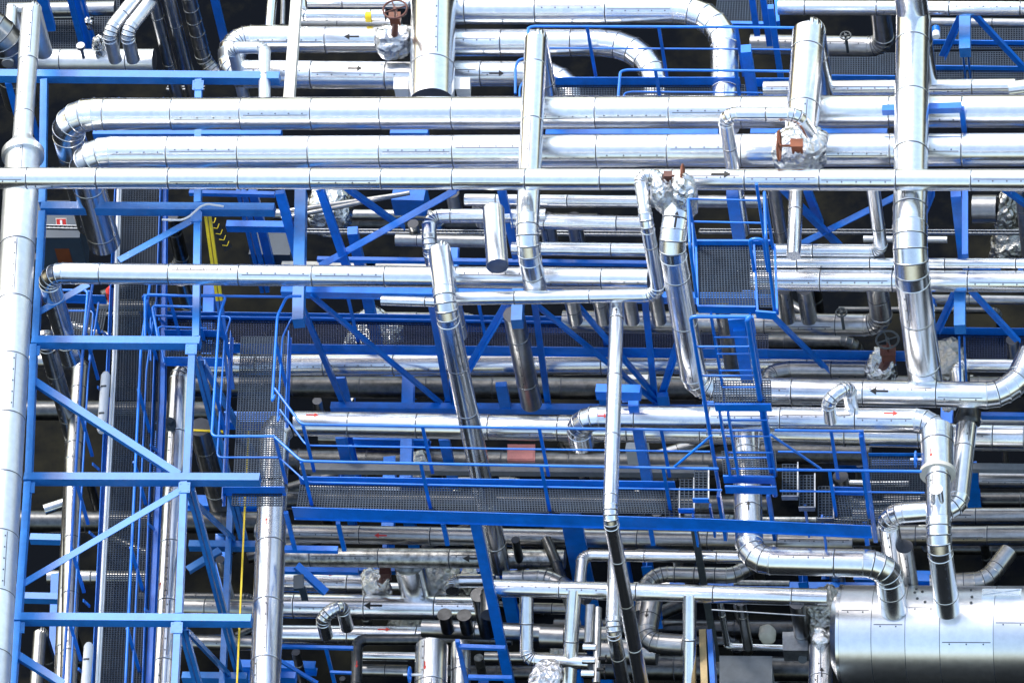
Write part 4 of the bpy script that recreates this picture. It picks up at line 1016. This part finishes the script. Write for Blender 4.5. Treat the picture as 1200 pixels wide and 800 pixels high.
tag(lump(W(899, 743, 3.6), .13, .13, .16, .12, 57).build('canister', 'cream'), 'pale yellowish canister in the dark at the lower right', 'canister')
vb = thing('valve_block', 'grey block fitting under the end of the paint spotted pipe', 'valve', W(932, 765, 4.6))
c = W(933, 757, 5.0); mb = MB(); mb.box(c, EX*.2, EY*.18, UP*.14); mb.build('body', 'galv', vb); c = W(941, 771, 4.9); mb = MB(); mb.tube(c, c+(UP-EY).normalized()*.08, .07, None, 18, caps=(True, True)); mb.build('gauge', 'darkgrey', vb)
pipe('short stub dropping from the end of the paint spotted pipe', [(934, 706, 6.0), ('v', 750)], 18, mat='dull')
mb = MB(); mb.tube(W(834, 714, 6.3), W(944, 721, 6.3), .012, None, 8); tag(mb.build('wire', 'galv'), 'thin bright wire below the paint spotted pipe', 'wire')
valve('dark soiled foil mass left of the big tank', (967, 728, 5.2), (40, .7, 1.2, .35), None, None, 61, 'foil_dark')
pipe('short pipe with a black upward arrow at the bottom left of the tank', [(962, 758, 5.4), (960, 900)], 28, arrows=[(963, 787, 14, 'black', 'u')])
tag(lump(W(962, 748, 5.6), .14, .14, .16, .35, 63).build('foil_jacket', 'foil'), 'crumpled foil collar above the black arrowed pipe at the tank', 'foil jacket', 'foil jackets')
# the tank
TK = thing('tank', 'huge shiny horizontal tank in the bottom right corner', 'tank', W(1090, 790, 4.6))
ta, tb = W(989, 743, 6.0), W(1620, 747, 6.0); rt = 58/scale_at(ta); ax = (tb-ta).normalized()
mb = MB(); cuts = [0, .5, 1.02, 1.55, 2.37, 3.2, 4.0, 4.8, (tb-ta).length]
for i in range(len(cuts)-1):
    p, q = ta+ax*cuts[i], ta+ax*cuts[i+1]
    mb.tube(p, q, rt-.004*(i % 2), None, 72, 0, tone=random.random())
    if i:
        j0 = mb.ring(p-ax*.004, ax, rt+.002, 72); j1 = mb.ring(p+ax*.004, ax, rt+.002, 72); mb.band(j0, j1, 72, 1)
    lap_seam(mb, p+ax*.02, q-ax*.02, rt, (-.55, -.25, -.62, .1, -.3, .2, -.4, 0)[i % 8])
mb.build('shell', ['tank', 'seam'], TK)
mb = MB(); mb.tube(ta-ax*.05, ta, rt+.01, None, 72, caps=(True, False)); mb.tube(ta-ax*.16, ta-ax*.05, rt*.7, rt*.99, 72, caps=(True, False)); mb.build('end_cap', ['alu', 'seam'], TK)
def on_tank(px, py):
    d = ray(px, py)
    o = CAM-ta; oo = o-ax*o.dot(ax); dd = d-ax*d.dot(ax)
    A_, B_, C_ = dd.dot(dd), 2*oo.dot(dd), oo.dot(oo)-rt*rt
    return CAM+d*((-B_-math.sqrt(max(0, B_*B_-4*A_*C_)))/(2*A_))
p = on_tank(1174, 697); nn = p-ta; nn = (nn-ax*nn.dot(ax)).normalized(); t_ = ax.cross(nn)
mb = MB(); mb.box(p, ax*.3, t_*.09, nn*.06); mb.bar(p+nn*.065-ax*.28-t_*.07, p+nn*.065+ax*.28+t_*.07, .012, .01, nn); mb.bar(p+nn*.067-ax*.28+t_*.07, p+nn*.067+ax*.28-t_*.07, .012, .01, nn); mb.build('access_cover', ['alu', 'seam'], TK)
mb = MB()
for (x, y) in ((1074, 690), (1081, 693), (1075, 701), (1084, 705), (1072, 694), (1138, 691), (1139, 699), (1138, 706)):
    p = on_tank(x, y); nn = p-ta; nn = (nn-ax*nn.dot(ax)).normalized(); mb.tube(p-nn*.01, p+nn*.012, .022, None, 10, caps=(False, True))
mb.build('plugs', 'darkgrey', TK)

# =================================================================== DEEP LEVEL (half hidden in the shade)
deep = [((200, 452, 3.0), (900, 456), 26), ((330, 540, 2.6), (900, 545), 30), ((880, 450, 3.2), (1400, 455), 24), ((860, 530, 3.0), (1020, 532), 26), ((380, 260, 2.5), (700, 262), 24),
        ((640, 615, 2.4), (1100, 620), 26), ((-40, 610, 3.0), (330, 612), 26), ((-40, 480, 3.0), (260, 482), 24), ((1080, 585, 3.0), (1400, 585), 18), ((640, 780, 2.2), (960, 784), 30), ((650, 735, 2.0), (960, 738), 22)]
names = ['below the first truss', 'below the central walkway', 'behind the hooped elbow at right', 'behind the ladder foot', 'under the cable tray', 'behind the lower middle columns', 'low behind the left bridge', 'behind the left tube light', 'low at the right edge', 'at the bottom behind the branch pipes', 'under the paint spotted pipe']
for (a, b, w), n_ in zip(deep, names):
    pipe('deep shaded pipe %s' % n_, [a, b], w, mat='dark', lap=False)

rnd = random.Random(5)
for i in range(46):
    x = rnd.uniform(60, 1180); y = rnd.uniform(250, 800); z = rnd.uniform(1.2, 3.6)
    if 900 < x < 1060 and 220 < y < 300: continue
    dx = rnd.choice((90, 150, 240))
    if i % 3 == 0: b = ('v', y+rnd.uniform(40, 90))
    elif i % 3 == 1: b = (x+dx, y+2, z)
    else: b = (x-3, y+rnd.uniform(60, 130), z)
    solo('beam', 'dark blue beam deep in the shade below the pipework', 'beam', (x, y, z+(1.2 if i % 3 == 0 else 0)), b, rnd.uniform(8, 16), .2, 'ibeam', 'blue', 'deep blue beams')
for i in range(44):
    x = rnd.uniform(40, 1160); y = rnd.uniform(240, 800); z = rnd.uniform(.6, 3.0)
    if 900 < x < 1060 and 220 < y < 300: continue
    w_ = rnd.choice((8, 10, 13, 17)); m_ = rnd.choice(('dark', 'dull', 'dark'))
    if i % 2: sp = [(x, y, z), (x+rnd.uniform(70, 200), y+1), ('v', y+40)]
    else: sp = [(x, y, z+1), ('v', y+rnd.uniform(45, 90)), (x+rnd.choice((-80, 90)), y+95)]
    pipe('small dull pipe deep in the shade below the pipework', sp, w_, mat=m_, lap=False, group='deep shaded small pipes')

for i in range(54):
    x = rnd.uniform(330, 1150); y = rnd.uniform(420, 800); z = rnd.uniform(1.6, 3.0)
    if x > 960 and y > 660: continue
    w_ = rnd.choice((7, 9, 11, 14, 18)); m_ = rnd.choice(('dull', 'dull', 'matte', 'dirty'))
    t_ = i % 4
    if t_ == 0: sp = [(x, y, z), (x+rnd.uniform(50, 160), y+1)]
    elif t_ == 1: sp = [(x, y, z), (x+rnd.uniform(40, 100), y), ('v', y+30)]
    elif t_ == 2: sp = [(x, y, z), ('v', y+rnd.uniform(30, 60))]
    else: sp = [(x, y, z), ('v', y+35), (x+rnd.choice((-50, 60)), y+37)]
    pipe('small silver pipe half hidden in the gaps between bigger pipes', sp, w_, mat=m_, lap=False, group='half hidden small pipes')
for i in range(9):
    x = rnd.uniform(340, 1120); y = rnd.uniform(430, 780)
    if x > 950 and y > 650: continue
    tag(lump(W(x, y, 2.8), rnd.uniform(.15, .35), .3, .25, .3, 70+i, 3).build('foil_jacket', 'foil_dark'), 'soiled foil lagging half hidden in the gaps between bigger pipes', 'foil jacket', 'half hidden foil jackets')

# =================================================================== CAMERA, LIGHT
cd = bpy.data.cameras.new('camera'); co = bpy.data.objects.new('camera', cd); COL.objects.link(co)
from mathutils import Matrix
co.matrix_world = Matrix(((VR.x, VU.x, -VD.x, CAM.x), (VR.y, VU.y, -VD.y, CAM.y), (VR.z, VU.z, -VD.z, CAM.z), (0, 0, 0, 1)))
cd.sensor_width = 36; cd.lens = F/1200*36; cd.clip_start = 1; cd.clip_end = 3000
scene.camera = co
SUN_EL, SUN_AZ = math.radians(57), math.radians(322)     # azimuth clockwise from +Y
sd = Vector((math.sin(SUN_AZ)*math.cos(SUN_EL), math.cos(SUN_AZ)*math.cos(SUN_EL), math.sin(SUN_EL)))
sl = bpy.data.lights.new('sun', 'SUN'); sl.energy = 1.5; sl.angle = math.radians(10); sl.color = (1, .975, .94)
so = bpy.data.objects.new('sun', sl); COL.objects.link(so); so.rotation_euler = sd.to_track_quat('Z', 'Y').to_euler(); so.location = (0, 0, 60)
w = bpy.data.worlds.new('World'); scene.world = w; w.use_nodes = True
nt = w.node_tree; bg = nt.nodes['Background']
sk = nt.nodes.new('ShaderNodeTexSky'); sk.sky_type = 'NISHITA'; sk.sun_disc = False
sk.sun_elevation = SUN_EL; sk.sun_rotation = SUN_AZ; sk.dust_density = 3; sk.air_density = 1.7; sk.ozone_density = 1.0
nt.links.new(sk.outputs[0], bg.inputs[0]); bg.inputs[1].default_value = .15
vs = scene.view_settings; vs.view_transform = 'Standard'; vs.look = 'None'; vs.exposure = 1.12; vs.gamma = 1
scene.cycles.max_bounces = 8
